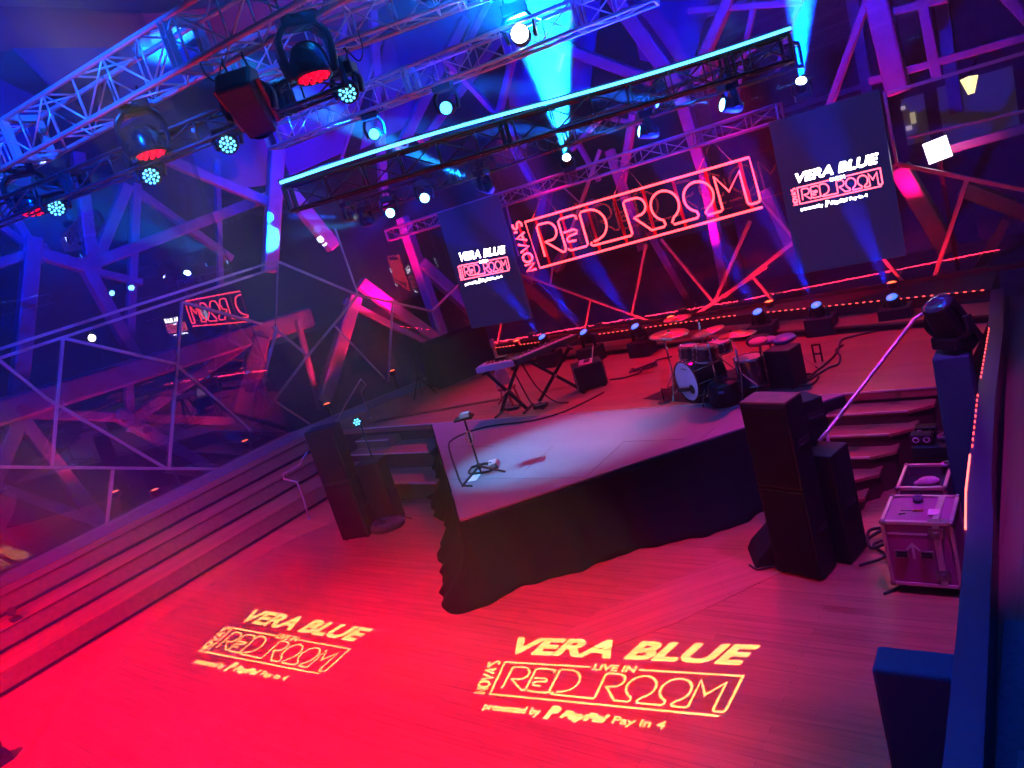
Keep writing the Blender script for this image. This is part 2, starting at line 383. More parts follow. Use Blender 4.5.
MB().prism([(-.60, 4.5), (-.42, -1.8), (2.6, -1.8), (2.6, 4.5)], .9, .915).done('gallery_carpet', mat('blue grey carpet', (.10, .10, .16), .8, var=.2, scale=40), rk)
MB().prism([(-.48, 3.4), (-.40, -1.8), (-.18, -1.8), (-.26, 3.4)], .915, .95).done('gallery_mat', mat('grey mat', (.17, .16, .22), .8, var=.15, scale=20), rk)
# dotted strips
LEDR = glow('red strip light', (1, .06, .05), 4)
def dots(path, z, step, keep):
    out = []; d0 = 0
    for (xa, ya), (xb, yb) in zip(path, path[1:]):
        L = math.hypot(xb-xa, yb-ya); d = d0
        while d < L: out.append((xa+(xb-xa)*d/L, ya+(yb-ya)*d/L, z, math.atan2(yb-ya, xb-xa))); d += step
        d0 = d-L
    return [p for p in out if keep(p)]
# ------------------------------------------------------------------ glass walls: panes, mullions, steel lattice outside
FA, FB = Vector((-13, 8.4, 0)), Vector((-11.3, 13.0, 0))
FN = Vector((4.6, -1.7, 0)).normalized()                       # facet normal, facing the room
LN = Vector((1, -.015, -.025)).normalized(); L0 = Vector((-13, 6, 2.5))
PL = lambda x, y, d=0: atp(x, y, L0-LN*d, LN)
def onL(y, z): return Vector((L0.x-(LN.y*(y-L0.y)+LN.z*(z-L0.z))/LN.x, y, z))
PF = lambda x, y, d=0: atp(x, y, FA-FN*d, FN)
PB = lambda x, y, d=0: aty(x, y, 13.0+d)
def wall_empty(name, loc):
    e = bpy.data.objects.new(name, None); COL.objects.link(e); e.location = loc; e['kind'] = 'structure'; return e
w1 = wall_empty('window_1', (-13, 3, .9)); w2 = wall_empty('window_2', (-12.2, 10.7, .9)); w3 = wall_empty('window_3', (-6, 13, 1.2))
def pane(w, pts, n): MB().slab(pts, n, .012).done('glass_pane', M_PANEL if w is w1 else M_PANE, w)
pane(w1, [onL(-2.2, 1.0), onL(8.4, 1.0), onL(8.4, 9.2), onL(-2.2, 9.2)], -LN)
pane(w2, [(FA.x, FA.y, .9), (FB.x, FB.y, .9), (FB.x, FB.y, 9.2), (FA.x, FA.y, 9.2)], -FN)
pane(w3, [(-11.3, 13, 1.19), (2.6, 13, 1.19), (2.6, 13, 9.2), (-11.3, 13, 9.2)], (0, 1, 0))
MB().box((-12.98, 3.1, .98), (.16, 10.7, .16)).done('sill', M_SILL, w1, .01)
MB().bar((FA.x, FA.y, .97), (FB.x, FB.y, .97), .14, .16).done('sill', M_SILL, w2)
MB().box((-4.35, 13, 1.22), (13.9, .14, .08)).done('sill', M_BLACK, w3)
def past(a, b):                                          # members that leave the photo run on beyond its edge
    def ext(p, q):
        if 0 < p[0] < 1023 and p[1] > -3: return p
        L = math.hypot(p[0]-q[0], p[1]-q[1]); k = 170/L; return (p[0]+(p[0]-q[0])*k, p[1]+(p[1]-q[1])*k)
    return ext(a, b), ext(b, a)
def mull(w, F, lst, r=.019, m=None, d=-.02):
    for a, b, *k in lst:
        a, b = past(a, b); p, q = F(*a, d), F(*b, d); MB().bar(p, q, 2*r*(k[0] if k else 1), 2.6*r*(k[0] if k else 1)).done('mullion', m or M_MULL, w, .004)
mull(w1, PL, [((0, 349), (278, 260)), ((0, 358), (278, 267)), ((63, 338), (52, 466)), ((182, 302), (169, 469)),
    ((0, 361), (46, 398)), ((46, 398), (167, 469)), ((63, 338), (176, 364)), ((176, 364), (250, 430)), ((182, 302), (262, 324)),
    ((0, 467), (220, 469)), ((113, 470), (107, 523)), ((278, 260), (276, 326), .7)])
mull(w2, PF, [((277, 326), (251, 432), 1.1), ((279, 262), (358, 295)), ((358, 295), (432, 311)), ((432, 311), (458, 285)),
    ((335, 229), (358, 295), .8), ((358, 295), (306, 358)), ((306, 358), (252, 430)), ((272, 326), (306, 354)), ((335, 326), (385, 379), .8),
    ((393, 300), (388, 382)), ((270, 398), (310, 424), .7), ((432, 311), (440, 340), .8)])
mull(w3, PB, [((520, 274), (661, 325)), ((590, 300), (585, 332), .8), ((553, 266), (550, 285), .8), ((646, 244), (632, 315), 1.1), ((661, 239), (714, 303)),
    ((750, 221), (714, 303), 1.2), ((767, 266), (684, 323), 1.3), ((724, 297), (800, 237), 1.3), ((753, 277), (781, 310)), ((762, 200), (800, 246)), ((880, 255), (916, 297)),
    ((967, 180), (929, 293), 1.3), ((884, 91), (897, 164)), ((897, 164), (1024, 190), 1.2), ((897, 164), (878, 178), 1.1), ((888, 93), (1024, 53), 1.0), ((908, 138), (1024, 111), .7),
    ((519, 256), (505, 200), .7), ((480, 350), (500, 352), .8), ((482, 352), (470, 330), .8), ((497, 345), (502, 320), .8), ((563, 187), (590, 212), .6)])
MB().bar(PB(560, 262, -.03), PB(600, 150, -.03), .05, .06).done('mullion', M_MULL, w3)

# steel lattice standing outside the glass
steel = wall_empty('steel_lattice', (-13, 12, 0))
def tubes(F, d, lst, m=None, sq=False):
    for a, b, w in lst:
        a, b = past(a, b); p, q = F(*a, d), F(*b, d); c = (p+q)/2; dist = (c-Vector((0, 0, CH))).dot(_f)
        e = (q-p).normalized()*.22
        k = MB(); W_ = w*dist/FPX
        k.bar(p-e, q+e, W_, W_*.9)
        k.done('steel_tube', m or M_STEEL, steel, W_*.12)
tubes(PL, 1.3, [((97, 262), (262, 199), 12), ((79, 165), (91, 259), 13), ((123, 195), (97, 258), 12), ((217, 170), (220, 276), 6), ((136, 195), (129, 346), 9),
    ((0, 263), (35, 252), 12), ((35, 252), (86, 268), 13), ((86, 268), (131, 350), 13), ((32, 250), (16, 415), 17), ((88, 270), (130, 280), 8),
    ((149, 200), (223, 253), 8), ((0, 412), (300, 320), 26), ((128, 376), (130, 420), 9), ((35, 414), (222, 421), 10), ((126, 420), (204, 466), 13), ((20, 418), (99, 520), 14),
    ((20, 418), (0, 464), 17), ((0, 488), (104, 524), 11), ((135, 417), (252, 338), 12), ((0, 195), (35, 252), 10), ((0, 226), (26, 245), 8)])
tubes(PF, 1.3, [((276, 160), (270, 262), 16), ((258, 346), (234, 430), 18), ((262, 350), (257, 425), 10), ((352, 305), (326, 392), 15), ((352, 305), (417, 338), 7), ((367, 288), (428, 334), 13),
    ((426, 268), (466, 305), 13), ((405, 226), (440, 330), 11), ((292, 196), (328, 240), 15), ((168, 160), (262, 200), 11), ((300, 330), (318, 400), 5),
    ((379, 47), (344, 151), 3), ((255, 103), (281, 180), 4), ((262, 98), (284, 130), 4), ((461, 26), (403, 142), 11), ((496, 44), (426, 136), 9), ((484, 9), (455, 67), 8), ((345, 20), (330, 120), 6), ((372, 0), (384, 200), 9)])
tubes(PB, 1.3, [((517, 275), (582, 332), 14), ((614, -6), (676, 80), 18), ((676, 80), (701, 160), 13), ((547, 41), (642, 77), 12), ((731, -4), (698, 70), 13), ((755, 0), (737, 90), 6),
    ((602, 117), (578, 143), 5), ((578, 143), (594, 172), 5), ((602, 117), (640, 124), 5), ((632, 123), (623, 176), 8), ((711, 79), (766, 40), 4), ((828, 110), (868, -2), 8), ((515, 150), (540, 195), 7), ((452, 66), (520, 140), 6),
    ((700, 10), (790, 3), 7), ((876, -6), (896, 80), 22), ((884, 77), (1030, 36), 9), ((923, 4), (935, 66), 10), ((888, 13), (932, 2), 9), ((950, 149), (1030, 127), 11), ((1006, -4), (1030, 22), 12),
    ((906, 178), (943, 240), 20), ((975, 193), (1030, 214), 18), ((770, 200), (786, 236), 10), ((590, 210), (560, 262), 12), ((700, 150), (728, 300), 10), ((655, 240), (690, 300), 9),
    ((613, 160), (640, 240), 9), ((1000, 232), (960, 300), 10), ((520, 30), (500, 110), 7), ((575, 5), (560, 60), 6), ((800, 0), (780, 60), 5), ((545, 200), (530, 290), 11)])
# folded cladding sheets high on the walls, seen from inside
clad = wall_empty('wall_back', (-13, 12, 6))
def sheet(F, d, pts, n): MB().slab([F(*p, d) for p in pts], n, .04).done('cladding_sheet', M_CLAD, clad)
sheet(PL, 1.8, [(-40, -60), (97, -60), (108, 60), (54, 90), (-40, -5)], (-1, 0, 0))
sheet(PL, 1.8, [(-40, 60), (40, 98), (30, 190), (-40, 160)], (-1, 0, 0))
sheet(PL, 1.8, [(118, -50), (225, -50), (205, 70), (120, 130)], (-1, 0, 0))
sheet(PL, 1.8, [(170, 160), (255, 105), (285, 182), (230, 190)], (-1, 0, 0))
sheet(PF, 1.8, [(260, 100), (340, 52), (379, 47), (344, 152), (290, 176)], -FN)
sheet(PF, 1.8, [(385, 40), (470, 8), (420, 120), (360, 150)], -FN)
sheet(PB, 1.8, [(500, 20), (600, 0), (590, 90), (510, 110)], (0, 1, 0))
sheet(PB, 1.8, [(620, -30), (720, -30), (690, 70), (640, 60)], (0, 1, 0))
# ceiling and the hall's other sides
struct(MB().box((-6, 5.4, 9.26), (17.6, 17, .12)).done('ceiling', mat('dark roof lining', (.03, .03, .04), .7)))
# ------------------------------------------------------------------ outside at night
yard = wall_empty('ground', (-20, 15, -.3))
MB().box((-24, 14, -.35), (46, 60, .1)).done('paving', M_PAVE, yard)
M_FAC = mat('stone facade', (.10, .085, .09), .8, var=.25, scale=3)
M_WARM = glow('warm window light', (1, .80, .42), .5)
M_LAMP = glow('lamp globe', (1, .86, .45), 10)
# ------------------------------------------------------------------ trusses
M_TRBLK = mat('black truss', (.02, .02, .024), .4, .2)
def truss(label, P, Q, w, h, m, bay=.5, group=None, cr=.025):
    P, Q = Vector(P), Vector(Q); t = thing('lighting_truss', label, 'truss', (P+Q)/2, group)
    d = (Q-P); L = d.length; d.normalize(); s = d.cross(Vector((0, 0, 1))).normalized(); u = s.cross(d)
    cor = [s*(w/2)*a+u*(h/2)*b for a, b in ((-1, -1), (1, -1), (1, 1), (-1, 1))]
    for c in cor: MB().cyl(P+c, Q+c, cr, n=10).done('chord', m, t)
    n = max(2, int(round(L/bay)))
    for k in range(4):
        a, b = cor[k], cor[(k+1) % 4]; mb = MB()
        for i in range(n):
            p, q = P+d*(L*i/n), P+d*(L*(i+1)/n)
            if i % 2: mb.cyl(p+a, q+b, .0095, n=6)
            else: mb.cyl(p+b, q+a, .0095, n=6)
            mb.cyl(p+a, p+b, .0095, n=6)
        mb.done('lacing', m, t)
    for p in (P, Q):
        f = MB()
        for k in range(4): f.bar(p+cor[k], p+cor[(k+1) % 4], .03, .05)
        f.done('end_frame', m, t)
    i = 1
    while i*2.5 < L:                                    # coupler plates between the sections
        p = P+d*(i*2.5); f = MB()
        for sg in (-.03, .03):
            for k in range(4): f.bar(p+d*sg+cor[k], p+d*sg+cor[(k+1) % 4], .012, .06)
        f.done('coupler', m, t); i += 1
    return t
TA = lambda x: Vector((x, 3.75+.15*(x+7), 6.0))
truss('bare aluminium truss nearest the camera, carrying the three black wash lights', TA(-13), TA(-1.2), .34, .38, M_ALU, .48)
T2a, T2b = Vector((-6.9, 5.35, 6.25)), Vector((-3.1, 7.75, 6.35))
truss('bare aluminium truss slanting across above the glowing light batten', T2a, T2b, .34, .34, M_ALU, .45)
T3a, T3b = Vector((-9.6, 7.7, 6.1)), Vector((-3.9, 9.4, 6.1))
truss('aluminium truss behind the slanting one, with the dazzling cyan lamp', T3a, T3b, .34, .34, M_ALU, .5)
LA, LB = Vector((-6.80, 5.35, 5.0)), Vector((-2.26, 8.72, 5.0))
ld = (LB-LA).normalized(); ls_ = Vector((-ld.y, ld.x, 0))
truss('black truss directly under the long glowing light batten', LA+ls_*.2+Vector((0, 0, -.17)), LB+ls_*.2+Vector((0, 0, -.17)), .26, .26, M_TRBLK, .42, cr=.02)
T6z = 4.92
truss('black truss over the back of the stage hung with small beam lights', (-11.2, 10.5, T6z), (-2.7, 10.5, T6z-.05), .28, .28, M_TRBLK, .45, cr=.02)
truss('dark truss the red neon sign and both screens hang from', (-12.4, 12.25, 4.30), (-3.55, 12.25, 4.30), .26, .24, mat('grey violet truss', (.22, .20, .26), .4, .4), .5, cr=.028)
T5a, T5b = atz(-30, 225, 5.45), atz(430, 40, 5.45)
T5b = T5a.lerp(Vector((T5b.x, T5b.y, 5.45)), .86)
truss('thin black truss behind the nearest one carrying round pixel lamps', T5a-(T5b-T5a)*.2, T5b, .2, .2, M_TRBLK, .5, cr=.018)
# the long batten
bt = thing('light_batten', 'long thin glowing ice-blue light batten slanting above the stage', 'light batten', (LA+LB)/2)
sag = [LA.lerp(LB, i/16)+Vector((0, 0, -.05*math.sin(PI*i/16)*0+.03*math.sin(PI*i/8))) for i in range(17)]
MB().tube(sag, .017, 10).done('light_tube', glow('ice blue tube light', (.07, .58, 1), 4.5), bt)
MB().tube([p+Vector((0, 0, .022)) for p in sag], .012, 6).done('channel', M_ALU, bt)
for i in range(0, 17, 4): MB().bar(sag[i]+Vector((0, 0, .03)), sag[i]+Vector((0, 0, -.02))+ls_*.07, .03).done('bracket', M_TRBLK, bt)

# ------------------------------------------------------------------ moving lights
G_RED = glow('red lamp lens', (1, .0, .015), 2.2); G_CYAN = glow('cyan lamp lens', (.2, .72, 1), 14); G_BLUE = glow('blue lamp lens', (.05, .38, 1), 6)
G_SMALL = glow('small blue lens', (.015, .15, 1), 2.2); G_ICE = glow('ice lamp lens', (.55, .9, 1), 40); G_PIX = glow('pixel lamp', (.14, .72, 1), 2.6); G_DIM = mat('dark lamp lens', (.03, .04, .08), .08, coat=1)
def basis(d, hint=(1, 0, 0)):
    d = Vector(d).normalized(); x = Vector((0, 0, 1)).cross(d)
    x = Vector(hint) if x.length < .05 else x.normalized()
    x = (x-d*x.dot(d)).normalized(); y = d.cross(x); return x, y, d
def mover(name, label, at, target, s=1., lens=G_DIM, style='wash', hang=True, group=None, light=None, hint=(1, 0, 0), drop=None):
    at = Vector(at); drop = drop*1.0 if drop else None; t = thing(name, label, 'stage light', at, group)
    sg = -1 if hang else 1; up = Vector((0, 0, sg))
    piv = at+up*(drop or .42)*s
    x, y, d = basis(Vector(target)-piv, hint)
    h = Vector((0, 0, 1)).cross(x).normalized()          # horizontal, across the yoke
    R = Matrix((x, h, Vector((0, 0, 1)))).transposed()
    D = (drop or .42)*s
    bw = .30*s
    MB().box(at+up*(.115*s), (bw, .23*s, .13*s), R).done('base', M_GLOSSB if style == 'wash' else M_BLACK, t, .02*s)
    if hang:
        for k in (-1, 1):
            c = at+x*(k*.10*s); MB().tube([c+Vector((0, 0, -.05*s)), c+Vector((0, 0, .0)), c+h*.045*s+Vector((0, 0, .035)), c+h*.02*s+Vector((0, 0, .075)), c-h*.03*s+Vector((0, 0, .06))], .012*s, 6).done('clamp', M_BLACK, t)
        MB().tube(spline([at+x*.12*s+Vector((0, 0, .05)), at+x*.22*s+Vector((0, 0, -.06)), at+x*.30*s+Vector((0, 0, .02)), at+x*.31*s+Vector((0, 0, .16))], 5), .007, 5).done('cable', M_RUBBER, t)
    hw = {'wash': .165, 'beam': .13, 'par': .12, 'slab': .19}[style]*s
    for k in (-1, 1):                                    # yoke arms, bowed outwards
        a0 = at+up*.15*s+x*(k*bw*.38); a1 = at+up*(.15*s+(D-.15*s)*.5)+x*(k*(hw+.05*s)); a2 = piv+x*(k*(hw+.028*s))+up*.05*s
        m = MB()
        if style == 'wash':
            a0 = at+up*.10*s+x*(k*.01*s); a1 = at+up*(.16*s)+x*(k*(hw*.72)); a15 = at+up*(.26*s)+x*(k*(hw+.045*s)); a2 = piv+x*(k*(hw+.045*s)); a3 = piv+up*.12*s+x*(k*(hw+.012*s))
            pts = spline([a0, a1, a15, a2, a3], 6); n_ = len(pts)
            m.strap(pts, h, [s*(.24-.09*i/n_) for i in range(n_)], .05*s)
        else:
            pts = spline([a0, a1, a2], 6); m.strap(pts, h, .11*s, .04*s)
        m.done('yoke_arm', M_GLOSSB if style == 'wash' else M_BLACK, t)
    HL = {'wash': (.165, .15, .13), 'beam': (.115, .17, .16), 'par': (.12, .10, .09), 'slab': (.17, .36, .24)}[style]
    r, back, fr = HL[0]*s, HL[1]*s, HL[2]*s
    if style == 'slab':
        M = Matrix((x, y, d)).transposed()
        hd = MB().box(piv+d*(fr-back)/2, (2*r, 1.5*r, back+fr), M, .82).done('head', M_BLACK, t, .03*s)
        for k in (-1, 1): MB().bar(piv-d*back*.8+x*k*r*1.0, piv+d*fr*.8+x*k*r*.86, .012, .10*s, up=x).done('side_rib', M_GLOSSB, hd)
    else:
        hd = MB().lathe([(0, -back), (r*.62, -back), (r*.86, -back*.75), (r, -back*.2), (r*1.02, fr*.7), (r*.98, fr), (r*.90, fr), (r*.88, fr-.012*s), (0, fr-.012*s)], piv, d, 24).done('head', M_GLOSSB if style == 'wash' else M_BLACK, t)
    lp = piv+d*fr
    if style in ('par', 'wash') and lens is not G_DIM and lens is not G_ICE:
        rr = r*.2; n1 = [(0, 0)]+[(r*.36*math.cos(k*PI*2/5), r*.36*math.sin(k*PI*2/5)) for k in range(5)]+[(r*.70*math.cos(k*PI*2/11+.2), r*.70*math.sin(k*PI*2/11+.2)) for k in range(11)]
        for a, b in n1:
            MB().lathe([(0, .012*s), (rr*.45, .010*s), (rr*.68, .002*s), (rr*.68, -.008*s)], lp+x*a+y*b-d*.006*s, d, 10).done('led_cell', lens, hd)
    else:
        MB().lathe([(0, .03*s), (r*.45, .024*s), (r*.8, .006*s), (r*.86, -.01*s)], lp-d*.01*s, d, 20).done('lens', lens, hd)
    if light:
        w, col, deg, *bl = light
        spot('lamp', lp+d*.05*s, lp+d*3, w, col, deg, bl[0] if bl else .4, .05*s, parent=t)
    return t
TAp, TAn = Vector((-7, 3.75, 0)), Vector((-.15, 1, 0)).normalized()
def onA(px, py): return atp(px, py, TAp, TAn)
floorA = Vector((-6.2, 2.4, 0))
g = 'black wash lights with red faces on the nearest truss'
for (px, py), tgt, lab, s in (((14, 158), None, 'big black wash light at the left end of the nearest truss, red face down', .92),
                              ((128, 94), None, 'black wash light on the nearest truss between its two look-alikes, red face down', .88),
                              ((290, 4), None, 'black wash light on the nearest truss beside the round pixel lamp, red face down', .88)):
    p = onA(px, py); p.z -= .02; tgt = p+Vector((.10, -.05, -1.4))
    mover('wash_light', lab, p, tgt, s, G_RED, 'wash', True, g, (260, RED, 70, .5), drop=.46)
p = onA(236, 66)
mover('profile_spotlight', 'tall black slab-shaped spotlight hanging from the nearest truss, unlit', p, (-6.3, 5.6, 3.6), .86, G_DIM, 'slab', True, drop=.40)
T5n = Vector((-(T5b-T5a).y, (T5b-T5a).x, 0)).normalized()
def on5(px, py): return atp(px, py, T5a, T5n)
g = 'round pixel lamps facing the floor'
for (px, py), tg, lab in (((57, 207), (-9.5, 1, 3.6), 'round pixel lamp under the leftmost wash light, lit cyan'), ((152, 175), (-10, 1.0, 4.0), 'round pixel lamp lit cyan below the middle wash light'),
                          ((229, 143), (-8.5, 1, 4.0), 'round pixel lamp lit cyan half behind the slab spotlight'), ((349, 91), (-4.5, 1.2, 4.0), 'round pixel lamp lit cyan beside the wash light at the top')):
    p = on5(px, py)+Vector((0, .0, .25)); tg = p+(Vector((0, 0, 4))-p)*.5+Vector((-1.2, 0, -.4))
    mover('pixel_lamp', lab, p, tg, .74, G_PIX, 'par', True, g, (2600, BLUE, 28, .6), drop=.34)
# beam lights along the black stage truss
def on6(px, py, y=10.2): return aty(px, py, y)
g = 'small beam lights over the back of the stage'
for (px, py), tpx, lab, lens, lt in (
    ((645, 133), (430, 128), 'small black beam light above the red neon sign, thin blue ray to the left', G_CYAN, (420000, (.0, .12, 1), 5, .3)),
    ((727, 107), (560, 92), 'small black beam light above the right end of the neon sign, short blue ray', G_CYAN, (350000, (.0, .12, 1), 5, .3)),
    ((483, 188), (360, 128), 'beam light above the left screen throwing a broad cyan shaft leftwards', G_ICE, (650000, CYAN, 9, .7)),
    ((423, 198), (412, 212), 'beam light with a bright spot just left of the cyan shaft', G_CYAN, (9000, BLUE, 8, .3)),
    ((389, 213), (375, 225), 'beam light glowing beside the brightest lamp at the left of the stage truss', G_CYAN, (9000, BLUE, 8, .3)),
    ((366, 222), (300, 232), 'brightest beam lamp at the left of the stage truss', G_ICE, (30000, CYAN, 14, .6)),
    ((349, 217), (230, 217), 'leftmost beam light of the stage truss, thin blue ray to the left', G_BLUE, (450000, (.0, .10, 1), 5, .3))):
    lp = on6(px, py); tp = aty(*tpx, 8.6 if lens is G_CYAN else 10.0)
    mover('beam_light', lab, lp+Vector((.06, 0, .34)), tp, .85, lens, 'beam', True, g, lt, drop=.40)
mover('beam_light', 'smaller second lamp just over the thin ray above the neon sign', on6(652, 106)+Vector((0, 0, .26)), aty(760, 112, 10.2), .62, G_BLUE, 'beam', True, g, (60, BLUE, 10), drop=.34)
mover('beam_light', 'small dark lamp in front of the slanting truss with one blue dot', atp(447, 103, T3a, Vector((-.285, .958, 0)))+Vector((0, 0, .32)), (-3, 0, 4.2), .9, G_BLUE, 'beam', True, g, (80, BLUE, 30))
mover('beam_light', 'small dark lamp left of the slanting truss with one pale dot', atp(375, 131, T3a, Vector((-.285, .958, 0)))+Vector((0, 0, .3)), (-3, 0, 4.2), .8, G_BLUE, 'beam', True, g, (60, BLUE, 30))
# upright lights on the sign truss
g = 'beam lights standing upright'
q = aty(567, 160, 12.1)
mover('beam_light', 'upright beam light behind the neon sign sending the brightest cyan shaft straight up', q+Vector((0, 0, -.26)), aty(534, -20, 9.2), .75, G_ICE, 'beam', False, g, (2600000, CYAN, 17, .5), drop=.32)
q = aty(801, 85, 12.1)
mover('beam_light', 'upright beam light above the right screen sending a blue shaft up', q+Vector((0, 0, -.26)), aty(800, -60, 10.4), .75, G_ICE, 'beam', False, g, (2200000, (.0, .05, 1), 16, .45), drop=.32)
# the dazzling lamp facing the camera
q = atp(519, 28, T3a, Vector((-.285, .958, 0)))
mover('blinder_light', 'dazzling white-cyan lamp at the top pointing straight at the camera', q+Vector((0, 0, .36)), (-1.0, .6, 5.9), 1.15, glow('dazzling lens', (.75, .97, 1), 60), 'beam', True, None, (110000, (.0, .16, 1), 22, .95), drop=.40)
# floor movers on the back kerb
g = 'floor beam lights along the back of the stage'
for i, ((px, py), lab) in enumerate((((539, 338), 'floor beam light behind the long keyboard, tiny blue lens'), ((581, 333), 'floor beam light behind the open laptop, blue lens'),
     ((633, 327), 'floor beam light left of the cymbals under the neon sign'), ((756, 312), 'floor beam light just right of the drum kit'),
     ((815, 305), 'floor beam light under the left corner of the right screen'), ((891, 297), 'floor beam light at the right end of the back kerb'))):
    lp = aty(px, py, 11.6); b = Vector((lp.x+.02, 11.75-.02*i, .9))
    s = (lp.z-.9)/.52
    t = mover('floor_beam_light', lab, b, lp+Vector((-.12, -.75, 1.5)), 0.8, G_SMALL, 'beam', False, g, (45000, BLUE, 14, .7), drop=(lp.z-.9-.11)/.8)
    MB().box(b+Vector((0, 0, .14)), (.42, .38, .28)).done('base_case', M_BLACK, t, .015)
# ------------------------------------------------------------------ the line logo, drawn once in its own units (x 0..10, y 0..2)
def logo_strokes():
    S = []
    # frame: bottom rail, left, top, right side hooking up into the M, the two O's and the second R with its long underscore
    S.append(('frame', [(10.0, -.05), (.0, .0), (.0, 2.0), (10.0, 2.0), (10.0, .30), (9.96, .21), (9.88, .18), (9.66, .18), (9.57, .22), (9.54, .32), (9.54, 1.60), (9.0, .92), (8.60, 1.66), (8.60, .30), (8.52, .24), (8.0, .24), (7.94, .34)]
        + arc((7.84, 1.06), .58, -80, 248, 24, .60)[1:]+[(7.66, .34), (7.58, .24), (6.62, .24), (6.56, .34)]
        + arc((6.46, 1.08), .58, -80, 248, 24, .60)[1:]+[(6.28, .34), (6.20, .26), (5.66, .26), (5.06, .95), (5.30, .98)]
        + arc((5.33, 1.34), .36, -75, 90, 8)+[(4.90, 1.70), (4.80, 1.62), (4.80, .34), (4.72, .27), (2.92, .30), (2.84, .36), (2.90, .45)]))
    S.append(('d', [(3.02, .46), (3.25, .48)]+arc((3.16, 1.12), .66, -60, 90, 12, .64)+[(2.84, 1.76), (2.74, 1.68), (2.70, .42), (2.60, .35), (1.80, .36), (1.71, .44)]))
    S.append(('e', [(2.54, 1.52), (2.52, 1.66), (2.42, 1.72), (1.76, 1.72), (1.63, 1.64), (1.60, .48), (1.52, .38), (1.40, .38), (.68, 1.0), (.98, .99)]+arc((1.04, 1.36), .37, -80, 88, 9)+[(.60, 1.74), (.50, 1.66), (.45, .40)]))
    S.append(('e bar', [(1.74, 1.14), (2.26, 1.16), (2.37, 1.08), (2.34, .98), (1.92, .94), (1.80, .86), (1.84, .72), (2.2, .70)]))
    return S
LOGO = logo_strokes()
SIDE = {'N': [[(0, 0), (0, 1), (.62, 0), (.62, 1)]], 'O': [arc((.42, .5), .42, 90, 440, 18, .5)], 'V': [[(0, 1), (.38, 0), (.76, 1)]],
        'A': [[(0, 0), (.38, 1), (.76, 0)], [(.16, .3), (.6, .3)]], "'": [[(0, 1), (0, .72)]], 'S': [arc((.3, .75), .28, 50, 265, 9, .24)[:-1]+arc((.3, .25), .28, 85, -130, 9, .25)]}
def side_strokes(h, x0, x1):                            # NOVA'S reading upwards along the left side, letters lying across x0..x1
    out = []; adv = {'N': .62, 'O': .84, 'V': .76, 'A': .76, "'": .05, 'S': .56}; gap = .22
    tot = sum(adv[c] for c in "NOVA'S")+gap*5; k = h/tot; y = 0
    for c in "NOVA'S":
        for st in SIDE[c]: out.append((c, [(x1-(x1-x0)*v, y+u*k) for u, v in st]))
        y += (adv[c]+gap)*k
    return out

# ------------------------------------------------------------------ neon sign
SY = 11.9
TL, TR, BL = aty(525, 222, SY), aty(749, 157.5, SY), aty(540, 268, SY); BR = aty(762, 206, SY)
def sp(x, y, dy=0.):                                    # logo units -> sign plane
    u, v = x/10, y/2
    p = (BL*(1-u)+BR*u)*(1-v)+(TL*(1-u)+TR*u)*v; return Vector((p.x, SY+dy, p.z))
neon = thing('neon_sign', "big red neon line sign reading NOVA'S RED ROOM hanging over the back of the stage", 'neon sign', sp(5, 0))
G_NEON = glow('red neon tube', (1, .045, .055), 6)
for nm, st in LOGO:
    MB().tube([sp(*p) for p in st], .0195, 8).done('neon_tube', G_NEON, neon)
for c, st in side_strokes(2.06, -.72, -.22): MB().tube([sp(*p) for p in st], .022, 8).done('neon_letter', G_NEON, neon)
M_ACR = mat('red sign channel', (.45, .01, .03), .3, coat=.5)
for x in (-.45, .5, 1.8, 3.1, 4.4, 5.7, 7.0, 8.3, 9.6): MB().bar(sp(x, -.04, .05), sp(x, 2.06, .05), .05, .02, up=(0, 1, 0)).done('sign_batten', M_ACR, neon)
for y in (0, 2.0): MB().bar(sp(-.6, y, .07), sp(10, y, .07), .03, .02, up=(0, 1, 0)).done('sign_rail', M_BLACK, neon)
for x in (.9, 5.0, 8.6):
    MB().tube([sp(x-.55, 2.04, .05), Vector((sp(x, 2).x, 12.15, 4.2)), sp(x+.75, 2.04, .05)], .007, 5).done('sling', M_CHROME, neon)
# ------------------------------------------------------------------ hanging screens with the show card
G_WHITE = glow('screen white', (1, .96, 1), 7); G_SRED = glow('screen red', (1, .10, .16), 4)
M_SCR = mat('black screen face', (.006, .006, .02), .35, var=.04, emis=(.02, .035, .26), estr=.2, spec=.2)
def text_curve(txt, size=1., shear=0., offset=0., align='CENTER', spacing=1.):
    c = bpy.data.curves.new('t', 'FONT'); c.body = txt; c.size = size; c.shear = shear; c.offset = offset; c.align_x = align; c.space_character = spacing
    c.resolution_u = 4; return c
def text_polys(txt, size=1., shear=0., offset=0., spacing=1.):
    """flat triangles/ngons of a line of text as lists of 2-D points, width-normalised about x = 0"""
    c = text_curve(txt, size, shear, offset, spacing=spacing); ob = bpy.data.objects.new('t', c); COL.objects.link(ob)
    dg = bpy.context.evaluated_depsgraph_get(); me = ob.evaluated_get(dg).to_mesh()
    V = [(v.co.x, v.co.y) for v in me.vertices]; F = [tuple(p.vertices) for p in me.polygons]
    bpy.data.objects.remove(ob); bpy.data.curves.remove(c); return V, F
